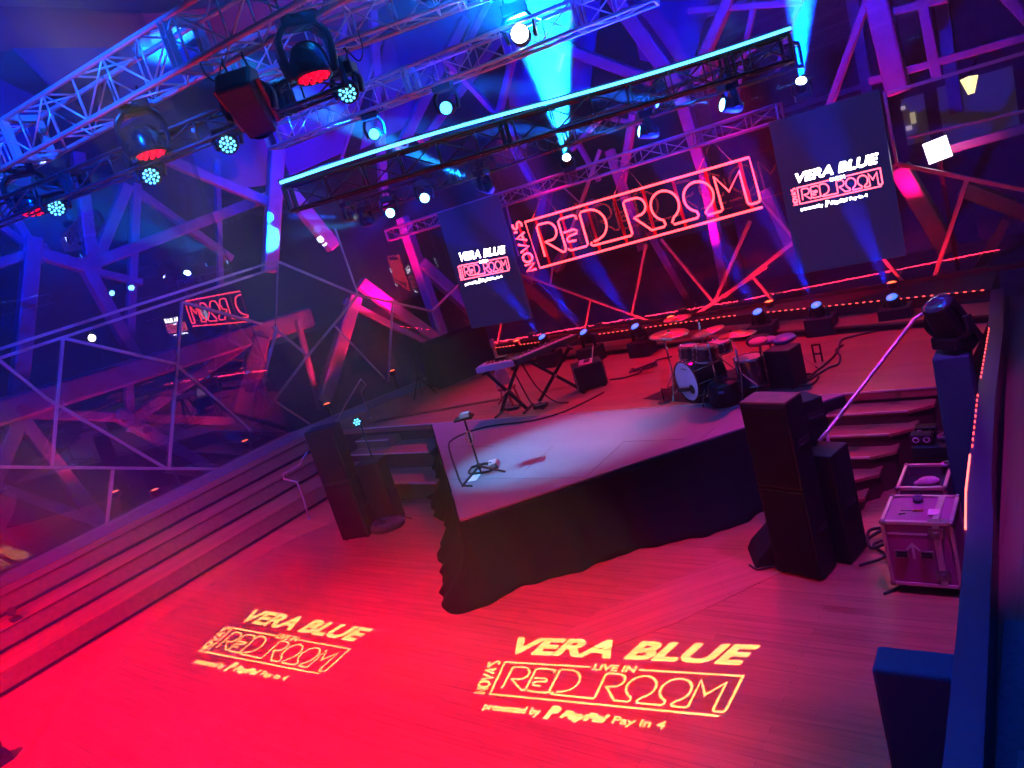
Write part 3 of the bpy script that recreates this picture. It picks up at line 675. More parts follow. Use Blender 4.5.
def ribbon(st, w):
    """polyline -> list of quads with mitred joints (2-D)"""
    P = [Vector((p[0], p[1])) for p in st]; n = len(P); Lf, Rt = [], []
    for i in range(n):
        a = (P[i]-P[i-1]).normalized() if i else (P[1]-P[0]).normalized()
        b = (P[i+1]-P[i]).normalized() if i < n-1 else a
        na, nb = Vector((-a.y, a.x)), Vector((-b.y, b.x)); m = (na+nb)
        if m.length < .2: m = na
        m.normalize(); k = min(1.9, 1/max(.45, m.dot(na))); Lf.append(P[i]+m*w/2*k); Rt.append(P[i]-m*w/2*k)
    return Lf, Rt
# show card in its own units: width about 10, y from -1.5 to 4
CARD_TXT = [('VERA BLUE', 1.38, .0, .040, 5.0, 2.96, 9.9, 1.12), ('LIVE IN', .62, 0, .012, 5.05, 1.86, 1.9, .34), ]
def card(place3, lift, parent, mw, mr, wide=.13, italics=.25):
    def put(V, F, m, nm):
        b = MB(); vs = [b.b.verts.new(place3(x, y, lift)) for x, y in V]
        for f in F:
            try: b.b.faces.new([vs[i] for i in f])
            except ValueError: pass
        b.done(nm, m, parent)
    for nm, (V, F), bw in card_text_shapes(italics):
        V, F = list(V), list(F)
        for q in outline_quads(V, F, bw): V += q; n = len(V); F.append((n-4, n-3, n-2, n-1))
        put(V, F, mw, nm)
    for nm, st in card_line_shapes():
        Lf, Rt = ribbon(st, wide); V = [(p.x, p.y) for p in Lf]+[(p.x, p.y) for p in Rt]; n = len(Lf)
        put(V, [(i, i+1, n+i+1, n+i) for i in range(n-1)], mr, nm)
def fit(V, x0, x1, y0, y1):
    xs = [v[0] for v in V]; ys = [v[1] for v in V]; ax, bx, ay, by = min(xs), max(xs), min(ys), max(ys)
    return [(x0+(x-ax)/(bx-ax)*(x1-x0), y0+(y-ay)/(by-ay)*(y1-y0)) for x, y in V]
def loops_of(V, F):
    """outline loops of a flat mesh"""
    idx = {}; remap = [idx.setdefault((round(x, 5), round(y, 5)), len(idx)) for x, y in V]
    P = list(idx.keys()); E_ = {}
    for f in F:
        f = [remap[i] for i in f]; f = [a for i, a in enumerate(f) if a != f[i-1]]
        for i in range(len(f)):
            a, b = f[i-1], f[i]
            if (b, a) in E_: del E_[(b, a)]
            else: E_[(a, b)] = 1
    nxt = {}
    for a, b in E_: nxt.setdefault(a, []).append(b)
    out = []
    while nxt:
        a = next(iter(nxt)); loop = [a]; cur = a
        while True:
            l = nxt.get(cur)
            if not l: break
            n = l.pop()
            if not l: del nxt[cur]
            if n == a: break
            loop.append(n); cur = n
        if len(loop) > 2: out.append([P[i] for i in loop])
    return out
def outline_quads(V, F, w):
    out = []
    if not w: return out
    for l in loops_of(V, F):
        for i in range(len(l)):
            a, b = Vector(l[i-1]), Vector(l[i]); d = b-a
            if d.length < 1e-6: continue
            d.normalize(); n = Vector((-d.y, d.x))*w/2; e = d*w*.3
            out.append([tuple(a-e+n), tuple(b+e+n), tuple(b+e-n), tuple(a-e-n)])
    return out
def card_text_shapes(it=.25):
    out = []
    for txt, bw, box in (('VERA BLUE', .15, (.15, 10.0, 2.62, 3.68)), ('LIVE IN', .05, (4.15, 5.9, 1.84, 2.2)),
                         ('presented by', .035, (.0, 2.75, -.98, -.50)), ('PayPal', .10, (3.75, 5.75, -.96, -.50)), ('Pay in 4', .04, (6.0, 8.1, -.96, -.50))):
        V, F = text_polys(txt, 1, it if txt in ('VERA BLUE', 'PayPal') else 0, 0); V = fit(V, *box); out.append((txt.lower().replace(' ', '_')+'_lettering', (V, F), bw))
    pp = [(3.02, -1.0), (3.20, -.30), (3.48, -.30)]+[(3.62, -.40), (3.60, -.58), (3.48, -.68), (3.30, -.68), (3.22, -1.0)]
    out.append(('pay_mark', (pp, [tuple(range(len(pp)))]), .03))
    return out
def card_line_shapes():
    out = []
    fr = LOGO[0][1]
    out.append(('bottom_rule', [(9.86, -.02), (0, 0), (0, 2.0), (4.0, 2.0)])); i = fr.index((10.0, 2.0))
    out.append(('room_line', [(6.05, 2.0)]+fr[i:]))
    out += [(n+'_line', s) for n, s in LOGO[1:]]
    out += [('side_letter', s) for c, s in side_strokes(2.0, -.78, -.25)]
    return out
def screen(label, corners, y, box):
    TL, TR, BR, BL = [aty(*c, y) for c in corners]
    x0, x1 = (TL.x+BL.x)/2, (TR.x+BR.x)/2; z0, z1 = (BL.z+BR.z)/2, (TL.z+TR.z)/2
    t = thing('led_screen', label, 'screen', ((x0+x1)/2, y, z0), 'hanging show screens')
    MB().box(((x0+x1)/2, y+.04, (z0+z1)/2), (x1-x0, .08, z1-z0)).done('panel', M_SCR, t, .004)
    MB().box(((x0+x1)/2, y+.12, (z0+z1)/2), (x1-x0-.2, .08, z1-z0-.2)).done('back_frame', M_BLACK, t)
    for k in (.2, .8):
        x = x0+(x1-x0)*k; MB().cyl((x, y+.06, z1), (x, y+.2, 4.25), .008, n=6).done('hanger', M_CHROME, t)
    a, b, c, d = [aty(*q, y-.004) for q in box]       # show card: top-left, top-right, bottom-right, bottom-left of the line box
    def p3(u, v, l):
        u /= 10; v /= 2; p = (d*(1-u)+c*u)*(1-v)+(a*(1-u)+b*u)*v; return Vector((p.x, y-.003-l, p.z))
    card(p3, 0, t, G_WHITE, G_SRED, .17)
    return t
screen('tall dark screen right of the neon sign with the lit VERA BLUE show card', ((765, 122), (882, 90), (902, 256), (801.6, 273.8)), 11.95, ((797, 188), (880, 168), (883, 185.5), (800, 204)))
screen('tall dark screen left of the neon sign with the lit VERA BLUE show card', ((438, 212), (497, 196), (530, 317.5), (470, 330)), 11.95, ((461, 265.5), (507, 257), (510, 270), (464, 279.5)))
# ------------------------------------------------------------------ dotted red strips on the kerbs
strip = thing('led_strip', 'dotted red light strip along the kerb at the back of the stage', 'light strip', (-6, 12.4, 1.2))
dd = dots(led_path, 1.205, .107, lambda p: not (-3.75 < p[0] < -3.45 or -2.5 < p[0] < -2.3 or -8.2 < p[0] < -7.95 or -5.0 < p[0] < -4.4 or p[0] > -1.2))
for (xa, ya), (xb, yb) in zip(led_path, led_path[1:]): MB().bar((xa, ya+.01, 1.19), (xb, yb+.01, 1.19), .03, .02).done('channel', M_BLACK, strip)
for x, y, z, a in dd[:100]: MB().box((x, y-.01, z), (.034, .016, .011), Matrix.Rotation(a, 3, 'Z')).done('led', LEDR, strip)
strip = thing('led_strip', 'red light strip on the dark parapet at the right, dotted far off and solid nearer', 'light strip', (-.95, 7, 1.2))
for x, y, z, a in dots(right_path, 1.206, .13, lambda p: 6.3 < p[1] < 9.9 and not (7.6 < p[1] < 8.0)): MB().box((x+.012, y, z), (.04, .010, .010), Matrix.Rotation(a, 3, 'Z')).done('led', LEDR, strip)
MB().bar((-.895, 6.25, 1.206), (-.865, 5.62, 1.206), .012, .012).done('light_line', glow('red light line', (1, .12, .08), 4), strip)
MB().bar((-.865, 5.62, 1.206), (-.815, 5.05, 1.206), .012, .012).done('light_line', MATS['red light line'], strip)
for (xa, ya), (xb, yb) in zip(led_path, led_path[1:]):       # what the dotted strip throws upwards
    l = bpy.data.lights.new('strip_glow', 'AREA'); l.shape = 'RECTANGLE'; l.size = math.hypot(xb-xa, yb-ya)*.95; l.size_y = .03; l.energy = 26*l.size; l.color = (1, .01, .03)
    o = bpy.data.objects.new('strip_glow', l); COL.objects.link(o); o.location = ((xa+xb)/2, (ya+yb)/2-.02, 1.24); o.rotation_euler = (PI, 0, -math.atan2(yb-ya, xb-xa)); o.rotation_euler = Euler((PI-.15, 0, math.atan2(yb-ya, xb-xa)))
# ------------------------------------------------------------------ loudspeakers and small gear on the floor
M_CAB = mat('black speaker paint', (.007, .006, .008), .6, var=.25, scale=60, bump=.1, spec=.3)
M_GRILL = mat('black speaker grille', (.005, .0045, .006), .75, var=.5, scale=160, bump=.3, spec=.2)
def yawM(a): return Matrix.Rotation(a, 3, 'Z')
def cabinet(t, c, w, d, z0, z1, a, grille=True):
    R = yawM(a); c = Vector((c[0], c[1], 0)); zc = (z0+z1)/2
    MB().box(c+Vector((0, 0, zc)), (w, d, z1-z0), R).done('cabinet', M_CAB, t, .012)
    if grille: MB().box(c+R @ Vector((0, -d/2-.004, 0))+Vector((0, 0, zc)), (w-.05, .014, z1-z0-.07), R).done('grille', M_GRILL, t, .004)
    for s in (-1, 1):
        b = MB(); p = c+R @ Vector((s*(w/2+.002), .02, 0))+Vector((0, 0, zc))
        cup = b.box(p, (.008, .17, .09), R).done('handle_cup', M_RUBBER, t)
        MB().tube([p+R @ Vector((s*.008, -.07, .0)), p+R @ Vector((s*.022, -.05, 0)), p+R @ Vector((s*.022, .05, 0)), p+R @ Vector((s*.008, .07, 0))], .009, 6).done('handle', M_BLACK, cup)
g = 'speaker stacks at the point of the riser'
def column(label, c, a, z=1.77):
    t = thing('speaker_stack', label, 'loudspeaker', (c[0], c[1], 0), g)
    cabinet(t, c, .47, .28, .02, z*.52, a); cabinet(t, c, .47, .28, z*.52+.004, z, a)
    for s in (-1, 1):
        for q in (-1, 1): p = Vector((c[0], c[1], 0))+yawM(a) @ Vector((s*.18, q*.1, 0)); MB().cyl(p, p+Vector((0, 0, .022)), .02, n=8).done('foot', M_RUBBER, t)
    return t
t = column('tall black speaker column right of the riser, top coloured as if lit red', (-2.40, 6.33), math.radians(-14))
MB().box((-2.40, 6.33, 1.776), (.455, .268, .014), yawM(math.radians(-14))).done('lit_top', mat('red lit top brown', (.26, .10, .08), .55, var=.2), t)  # thin brown sheet that colours red light onto the cabinet top
column('tall black speaker column left of the riser in front of the left steps', (-9.12, 6.42), math.radians(22), 1.80)
t = thing('subwoofer', 'black bass cabinet standing behind the right speaker column', 'loudspeaker', (-2.16, 6.70, 0))
cabinet(t, (-2.20, 6.68), .46, .34, .02, 1.12, math.radians(-14), False)
t = thing('speaker', 'small black speaker on top of the bass cabinet behind the right column', 'loudspeaker', (-2.24, 6.76, 1.12))
cabinet(t, (-2.28, 6.78), .30, .26, 1.26, 1.60, math.radians(-40))
MB().box((-2.28, 6.78, 1.19), (.12, .12, .14)).done('mount', M_BLACK, t)
t = thing('subwoofer', 'black bass cabinet standing behind the left speaker column', 'loudspeaker', (-8.95, 6.78, 0))
cabinet(t, (-8.86, 6.84), .42, .30, .02, 1.05, math.radians(22), False)
# lamp on a stand behind the left column
lp = aty(357, 422, 7.25)
t = thing('floor_par', 'small par lamp on a stand behind the left speaker column, lit cyan', 'stage light', (lp.x, 7.3, 0))
MB().cyl((lp.x, 7.3, .02), (lp.x, 7.3, lp.z-.05), .014).done('pole', M_BLACK, t)
for a in (0, 2.1, 4.2): MB().bar((lp.x, 7.3, .25), (lp.x+.3*math.cos(a), 7.3+.3*math.sin(a), .012), .018).done('leg', M_BLACK, t)
dl = (Vector((-2, 1, 3.6))-lp).normalized()
MB().lathe([(0, -.14), (.05, -.13), (.075, -.06), (.08, .03), (.074, .03), (.07, .02), (0, .02)], lp, dl, 18).done('can', M_BLACK, t)
x_, y_, _d = basis(dl)
for k in range(7): a = k*PI/3; r = 0 if k == 6 else .042; MB().lathe([(0, .012), (.014, .008), (.016, 0)], lp+dl*.022+x_*r*math.cos(a)+y_*r*math.sin(a), dl, 8).done('led_cell', G_PIX, t)
spot('lamp', lp+dl*.06, lp+dl*2, 40, CYAN, 60, .6, parent=t)
# bag of cables at the foot of the left column, floor wedge and leads at the right one
p = atz(388, 528, 0)
t = thing('cable_bag', 'slumped dark cable bag on the floor right of the left speaker column', 'bag', p)
MB().sph(p+Vector((0, 0, .06)), (.30, .20, .12), 20, 10, yawM(.5)).done('bag_body', mat('dark nylon', (.03, .03, .04), .6, var=.4, scale=14, bump=.5), t)
MB().tube(spline([p+Vector((-.2, -.1, .12)), p+Vector((-.05, -.14, .24)), p+Vector((.12, -.1, .16))], 6), .012, 6).done('strap', M_BLACK, t)
MB().tube(spline([p+Vector((-.1, .1, .12)), p+Vector((-.05, .22, .22)), p+Vector((.1, .25, .08)), p+Vector((.25, .3, .01))], 6), .008, 6).done('cable_end', M_RUBBER, t)
p = atz(766, 566, 0)
t = thing('floor_monitor', 'low wedge monitor lying against the left foot of the right speaker column', 'loudspeaker', p)
MB().prism([(-.20, 0), (.20, 0), (.20, .16), (.05, .26), (-.14, .10)], -.22, .22, Matrix.Translation(p+Vector((-.02, .22, 0))) @ Matrix.Rotation(.5, 4, 'Z') @ Matrix.Rotation(PI/2, 4, 'X')).done('cabinet', M_CAB, t, .01)
MB().tube(spline([p+Vector((-.16, -.02, .01)), p+Vector((-.04, -.1, .02)), p+Vector((.1, -.02, .02)), p+Vector((.26, -.04, .01))], 8), .012, 6).done('lead', M_RUBBER, t)
t = tag(MB().tube(spline([(-1.95, 6.45, .012), (-1.75, 6.62, .03), (-1.9, 6.85, .012), (-1.65, 6.95, .05), (-1.72, 6.6, .012), (-1.62, 6.45, .012), (-1.55, 6.2, .012), (-1.66, 6.02, .012)], 8), .013, 6).done('cable', M_RUBBER), 'looped black cable on the floor between right speaker stack and flight case', 'cable')
place(t, (-1.75, 6.6, 0))
t = tag(MB().tube(spline([(-2.0, 6.9, .012), (-1.8, 7.1, .06), (-1.6, 7.0, .03), (-1.7, 6.8, .10), (-1.9, 6.75, .03), (-1.95, 7.0, .08), (-1.7, 7.2, .02)], 8), .016, 6).done('cable', M_RUBBER), 'tangled black cable heap behind the flight case by the stairs', 'cable')
place(t, (-1.8, 7, 0))

# ------------------------------------------------------------------ flight cases
M_CASE = mat('plum laminate', (.36, .06, .33), .38, var=.06, scale=4, coat=.2)
M_EXT = mat('case aluminium edge', (.62, .58, .62), .36, .5)
M_LATCH = mat('tarnished latch steel', (.30, .29, .30), .4, .8, var=.3, scale=30)
M_FOAM = mat('dark case foam', (.02, .02, .025), .9)
def edges(t, x0, x1, y0, y1, z0, z1, m, w=.03):
    for z in (z0, z1):
        for y in (y0, y1): MB().bar((x0, y, z), (x1, y, z), w, w).done('edge_trim', m, t, .004)
        for x in (x0, x1): MB().bar((x, y0, z), (x, y1, z), w, w).done('edge_trim', m, t, .004)
    for x in (x0, x1):
        for y in (y0, y1):
            MB().bar((x, y, z0), (x, y, z1), w, w).done('edge_trim', m, t, .004)
            for z in (z0, z1): MB().sph((x, y, z), .028, 10, 6).done('ball_corner', M_LATCH, t)
x0, x1, y0, y1, z0, z1 = -1.585, -1.075, 6.08, 6.55, .10, .68
t = thing('flight_case', 'plum flight case with white up arrow, nearest of the cases at right', 'flight case', (-1.33, 6.31, 0))
MB().box(((x0+x1)/2, (y0+y1)/2, (z0+z1)/2), (x1-x0, y1-y0, z1-z0)).done('body', M_CASE, t)
edges(t, x0, x1, y0, y1, z0, z1, M_EXT)
MB().bar((x1-.115, y0-.006, z0), (x1-.115, y0-.006, z1), .05, .016, up=(0, 1, 0)).done('lid_seam', M_EXT, t)
MB().bar((x1-.115, y0, z1+.006), (x1-.115, y1, z1+.006), .05, .016).done('lid_seam', M_EXT, t)
for z in (z0+.10, z1-.09):
    b = MB(); b.box((x1-.115, y0-.012, z), (.11, .012, .10)); b.box((x1-.115, y0-.022, z), (.05, .012, .04)); b.cyl((x1-.115, y0-.02, z), (x1-.115, y0-.036, z), .016, n=10); b.done('butterfly_latch', M_LATCH, t, .003)
MB().box((x1-.1, y0+.02, z1+.012), (.14, .05, .01)).done('latch_plate', M_LATCH, t)
for x in (-1.475, -1.285):
    dish = MB().box((x, y0-.006, .385), (.105, .010, .075)).done('handle_dish', M_LATCH, t, .004)
    MB().box((x, y0-.010, .385), (.082, .008, .052)).done('handle_well', M_FOAM, dish)
    MB().tube([(x-.035, y0-.014, .392), (x-.03, y0-.026, .388), (x+.03, y0-.026, .388), (x+.035, y0-.014, .392)], .008, 6).done('handle', M_BLACK, dish)
M_PAINT = mat('pale stencil paint', (.72, .62, .85), .6)
b = MB()
def flat(pts): b.slab([(px_, y0-.002, pz_) for px_, pz_ in pts], (0, -1, 0), .0015)
cx = -1.385
flat([(cx-.010, .34), (cx+.010, .34), (cx+.010, .475), (cx-.010, .475)])
flat([(cx-.058, .425), (cx-.046, .412), (cx+.006, .475), (cx, .495)]); flat([(cx+.058, .425), (cx+.046, .412), (cx-.006, .475), (cx, .495)])
b.done('arrow_mark', M_PAINT, t)
MB().box((-1.41, y0-.003, .575), (.30, .003, .017)).done('tape_line', M_PAINT, t)
for x in (x0+.08, x1-.08):
    for y in (y0+.08, y1-.08):
        MB().cyl((x-.02, y, .045), (x+.02, y, .045), .045, n=16).done('wheel', M_RUBBER, t); MB().box((x, y, .085), (.07, .08, .03)).done('caster_fork', M_LATCH, t)
def small(name, label, cat, mb, m, at, group=None): return place(tag(mb.done(name, m), label, cat, group), at)
small('paper_sheet', 'small bright white paper lying on the plum flight case', 'paper', MB().box((-1.215, 6.24, .699), (.085, .10, .003), yawM(.05)), mat('white paper', (.9, .88, .95), .6), (-1.215, 6.24, .698))
t = thing('screwdriver', 'dark screwdriver with pale shaft lying on the plum flight case', 'tool', (-1.37, 6.24, .70))
MB().cyl((-1.37, 6.24, .709), (-1.29, 6.245, .709), .011, n=8).done('grip', mat('orange brown grip', (.45, .22, .10), .5), t); MB().cyl((-1.46, 6.235, .707), (-1.37, 6.24, .707), .004, n=6).done('shaft', M_CHROME, t)
small('tape_roll', 'little dark roll of tape on the back of the plum case top', 'tape', MB().lathe([(.022, 0), (.042, 0), (.042, .035), (.022, .035), (.022, 0)], (-1.36, 6.45, .697), (0, 0, 1), 18), mat('blue black tape', (.10, .08, .24), .5), (-1.36, 6.45, .697))
small('pen', 'dark pen lying on the plum case near its front edge', 'pen', MB().cyl((-1.47, 6.18, .703), (-1.42, 6.20, .703), .006, n=8), M_BLACK, (-1.45, 6.19, .7))
# open tray case behind it
x0, x1, y0, y1, z0, z1 = -1.67, -1.27, 7.16, 7.68, .05, .46
t = thing('open_flight_case', 'open dark flight case with pale metal rim full of gear, behind the plum case', 'flight case', (-1.47, 7.4, 0))
for s in ((x0, y0, x1, y0), (x1, y0, x1, y1), (x1, y1, x0, y1), (x0, y1, x0, y0)): MB().bar((s[0], s[1], (z0+z1)/2), (s[2], s[3], (z0+z1)/2), .02, z1-z0).done('side_panel', mat('slate laminate', (.10, .09, .16), .4), t)
MB().box(((x0+x1)/2, (y0+y1)/2, z0+.16), (x1-x0-.02, y1-y0-.02, .3)).done('foam_bed', M_FOAM, t)
edges(t, x0, x1, y0, y1, z0, z1, M_EXT, .032)
for x in (x0+.05, x1-.05):
    for y in (y0+.05, y1-.05): MB().cyl((x, y, 0), (x, y, z0), .025, n=10).done('foot', M_RUBBER, t)
small('cloth_roll', 'crumpled pale cloth lying inside the open flight case', 'cloth', MB().sph((-1.45, 7.44, .40), (.10, .055, .05), 14, 8, yawM(.3)).sph((-1.53, 7.42, .385), (.05, .035, .03), 10, 6), mat('pale lilac cloth', (.62, .52, .70), .8, var=.3, scale=20, bump=.6), (-1.45, 7.44, .365))
small('gaff_tape', 'pale roll of tape sitting on the back right corner of the open case', 'tape', MB().lathe([(.024, 0), (.048, 0), (.048, .03), (.024, .03), (.024, 0)], (-1.30, 7.63, .478), (0, 0, 1), 18), mat('pale blue tape', (.45, .48, .80), .5), (-1.3, 7.63, .478))
small('battery_pack', 'small dark battery block beside the cloth in the open case', 'battery', MB().box((-1.38, 7.30, .385), (.12, .05, .05), yawM(.2)).box((-1.55, 7.30, .38), (.10, .05, .04)), mat('dark violet plastic', (.10, .07, .16), .4), (-1.38, 7.3, .36))
# black rack with radio units by the stairs
x0, x1, y0, y1 = -1.66, -1.24, 7.94, 8.39
t = thing('equipment_rack', 'low black rack case against the stairs, furthest of the cases at right', 'rack', (-1.45, 8.16, 0))
MB().box(((x0+x1)/2, 8.165, .27), (x1-x0, .45, .54)).done('body', M_BLACK, t, .01)
for z in (.12, .26, .40): MB().box(((x0+x1)/2, 7.932, z), (x1-x0-.06, .012, .09)).done('rack_panel', M_GLOSSB, t)
for i in range(5): MB().box((-1.262, 7.924, .16+.05*i), (.014, .004, .02)).done('status_lamp', glow('green white status lamp', (.7, 1, .7), 1.6), t)
for k, (x, y, z, lab) in enumerate(((-1.56, 8.06, .54, 'small black radio unit, lower of the two on the rack case'), (-1.55, 8.26, .54, 'small black radio unit, further of the two on the rack case'))):
    t = thing('radio_unit', lab, 'radio unit', (x, y, z), 'radio units on the rack case')
    MB().box((x, y, z+.06), (.20, .13, .11)).done('case', M_GLOSSB, t, .008)
    for s in (-1, 1): MB().lathe([(.022, 0), (.032, 0), (.032, .004), (.022, .004), (.022, 0)], (x+s*.05, y-.067, z+.065), (0, -1, 0), 14).done('dial_ring', M_PAINT, t)
small('headphones_coil', 'dark round coil with violet top on the right of the rack case', 'cable', MB().lathe([(.03, 0), (.075, 0), (.08, .02), (.075, .05), (.03, .05), (.03, 0)], (-1.36, 8.14, .54), (0, 0, 1), 20), mat('violet cable', (.16, .12, .36), .5), (-1.36, 8.14, .54))

# ------------------------------------------------------------------ cloth covered plinths along the right parapet
M_BLUEF = mat('deep blue stretch fabric', (.003, .09, .26), .7, var=.08, scale=30)
M_TEAL = mat('teal stretch fabric', (.004, .11, .15), .7, var=.08, scale=30)
t = thing('plinth', 'blue fabric covered plinth at the bottom right beside the parapet', 'plinth', (-.98, 3.9, 0))
MB().box((-.985, 3.885, .50), (.41, .23, 1.0), yawM(math.radians(2))).done('cover', M_BLUEF, t, .02)
MB().box((-.985, 3.885, .02), (.44, .27, .04), yawM(math.radians(2))).done('base_plate', M_BLACK, t)
t = thing('plinth', 'tall teal fabric covered plinth beside the stairs carrying a black lamp', 'plinth', (-1.2, 8.25, 0))

MB().box((-1.11, 7.62, .82), (.30, .28, 1.64)).done('cover', M_TEAL, t, .02)
MB().box((-1.12, 7.62, .02), (.30, .32, .04)).done('base_plate', M_BLACK, t)
q = aty(957, 316, 7.62)
t = mover('moving_head', 'black moving head lamp standing on the tall teal plinth, unlit', (-1.10, 7.62, 1.64), (-1.45, 7.1, 3.2), .9, G_DIM, 'slab', False, drop=.36)

# ------------------------------------------------------------------ hand rails
M_RAIL = mat('satin steel rail', (.55, .50, .60), .3, .8)
t = thing('handrail', 'thick satin steel handrail running down the right stairs', 'handrail', (-1.9, 8, 0))
pts = [(-2.42, 7.26, .86), (-2.3, 7.43, .975), (-1.53, 8.52, 1.77), (-1.36, 8.55, 1.85)]
MB().tube(pts, .021, 10).done('top_rail', M_RAIL, t)
MB().cyl((-2.34, 7.42, .15), (-2.30, 7.42, .97), .017).done('post', M_RAIL, t); MB().tube([(-1.40, 8.86, .9), (-1.40, 8.62, 1.60), (-1.34, 8.60, 1.74), (-1.30, 8.58, 1.80)], .019, 10).done('post', M_RAIL, t)
MB().cyl((-1.40, 8.86, .9), (-1.40, 8.86, .915), .045).done('base_flange', M_RAIL, t)
t = thing('handrail', 'thin bent steel handrail at the top of the left steps', 'handrail', (-11.5, 9.2, .9))
pts = [aty(336, 422, 9.0), aty(350, 397, 9.05), aty(361, 379, 9.1), aty(366, 385, 9.2), aty(361, 392, 9.3), aty(371.5, 421, 9.4)]
pts[0].z = max(pts[0].z, .92); pts[-1].z = .9
MB().tube(pts, .016, 8).done('rail', M_RAIL, t)
MB().cyl(pts[-1], pts[-1]+Vector((0, 0, .012)), .04).done('base_flange', M_RAIL, t)
t = thing('handrail', 'thin bent steel handrail on the tiers left of the left speaker column', 'handrail', (-11, 6.9, 0))
b = atz(309, 519, 0); pts = [b]+[atp(*q, b, Vector((.5, -.86, 0))) for q in ((303, 498), (297, 482), (284, 479), (283, 474), (299, 465), (307, 452))]
MB().tube(pts, .016, 8).done('rail', M_RAIL, t); MB().cyl(b, b+Vector((0, 0, .012)), .04).done('base_flange', M_RAIL, t)
# small dark clamp lamp on the tiers at the left edge and one at the bottom left corner
p = atz(16, 620, .60)
t = thing('floor_lamp', 'small dark lamp standing on the tiers at the left edge', 'stage light', p)
MB().box(p+Vector((0, 0, .02)), (.16, .12, .04)).done('base', M_BLACK, t); MB().cyl(p+Vector((0, 0, .04)), p+Vector((0, 0, .10)), .02).done('stem', M_BLACK, t); MB().lathe([(0, -.07), (.05, -.06), (.06, .06), (.05, .06), (0, .05)], p+Vector((0, 0, .14)), (.8, -.3, .2), 14).done('can', M_BLACK, t)
p = atz(3, 764, 0)
t = thing('floor_lamp', 'dark floor lamp cut off by the bottom left corner of the photo', 'stage light', p)
MB().box(p+Vector((-.06, 0, .05)), (.24, .2, .10)).done('base', M_BLACK, t, .01); MB().lathe([(0, -.08), (.07, -.07), (.09, .07), (.08, .07), (0, .05)], p+Vector((-.06, 0, .20)), (.5, -.2, 1), 16).done('can', M_BLACK, t)
# ------------------------------------------------------------------ singer's stand on the riser
b = atz(482, 476, .9)
t = thing('microphone_stand', 'slim black stand with a little tray on top at the left corner of the riser', 'stand', b)
MB().cyl(b+Vector((0, 0, .03)), b+Vector((0, 0, .80)), .013).done('pole', M_BLACK, t)
for a in (.3, 2.4, 4.5): MB().bar(b+Vector((0, 0, .14)), b+Vector((.34*math.cos(a), .34*math.sin(a), .012)), .022).done('leg', M_BLACK, t)
MB().cyl(b+Vector((0, 0, .10)), b+Vector((0, 0, .18)), .024).done('leg_hub', M_BLACK, t)
tp = b+Vector((0, 0, .80)); MB().box(tp+Vector((0, 0, .015)), (.24, .17, .025), yawM(.5)).done('tray', M_BLACK, t)
small('in_ear_pack', 'small grey box lying on the tray of the slim stand', 'audio unit', MB().box(tp+Vector((.03, .01, .055)), (.13, .10, .05), yawM(.4)), mat('grey plastic', (.32, .30, .36), .4), tp+Vector((.03, .01, .03)))
hp = b+Vector((0, 0, .56))
MB().tube([hp+Vector((.0, -.02, .07))]+spline([hp+Vector((.05, -.03, .09)), hp+Vector((.09, -.03, .02)), hp+Vector((.06, -.03, -.06)), hp+Vector((.0, -.02, -.1)), hp+Vector((-.05, -.03, -.02)), hp+Vector((0, -.02, .07))], 6), .010, 6).done('ear_cable', mat('dull red cable', (.5, .10, .12), .5), t)
p = atz(483, 470, .9)
t = thing('cable_coil', 'loose coil of black cable at the foot of the slim stand', 'cable', p)
c = [p+Vector(((.22+.02*math.sin(5*a))*math.cos(a), (.15+.02*math.cos(3*a))*math.sin(a), .014+.006*(i//20))) for i in range(70) for a in [i*2*PI/20]]
MB().tube(c, .010, 6).done('coil', M_RUBBER, t)
small('set_list', 'bright white set list lying at the foot of the slim stand', 'paper', MB().box(atz(473, 478, .905), (.16, .20, .003), yawM(.35)), mat('set list paper', (.92, .92, .95), .6), atz(473, 478, .903))
p = atz(487, 467, .9)
t = thing('effects_pedal', 'silver effects pedal beside the foot of the slim stand', 'pedal', p)
MB().box(p+Vector((.08, .05, .03)), (.12, .20, .05), yawM(.6)).done('case', mat('silver paint', (.6, .62, .66), .3, .5), t, .008); MB().cyl(p+Vector((.08, .0, .05)), p+Vector((.08, .0, .07)), .014).done('foot_switch', M_CHROME, t)
t = tag(MB().tube(spline([atz(*q, .911) for q in ((472, 486), (462, 484), (456, 470), (449, 447), (452, 440), (466, 433), (490, 426), (530, 421), (560, 413), (585, 402), (604, 392))], 8), .013, 6).done('cable', M_RUBBER), 'long black cable looping over the riser from stand to the laptop box', 'cable')
place(t, atz(500, 424, .9))

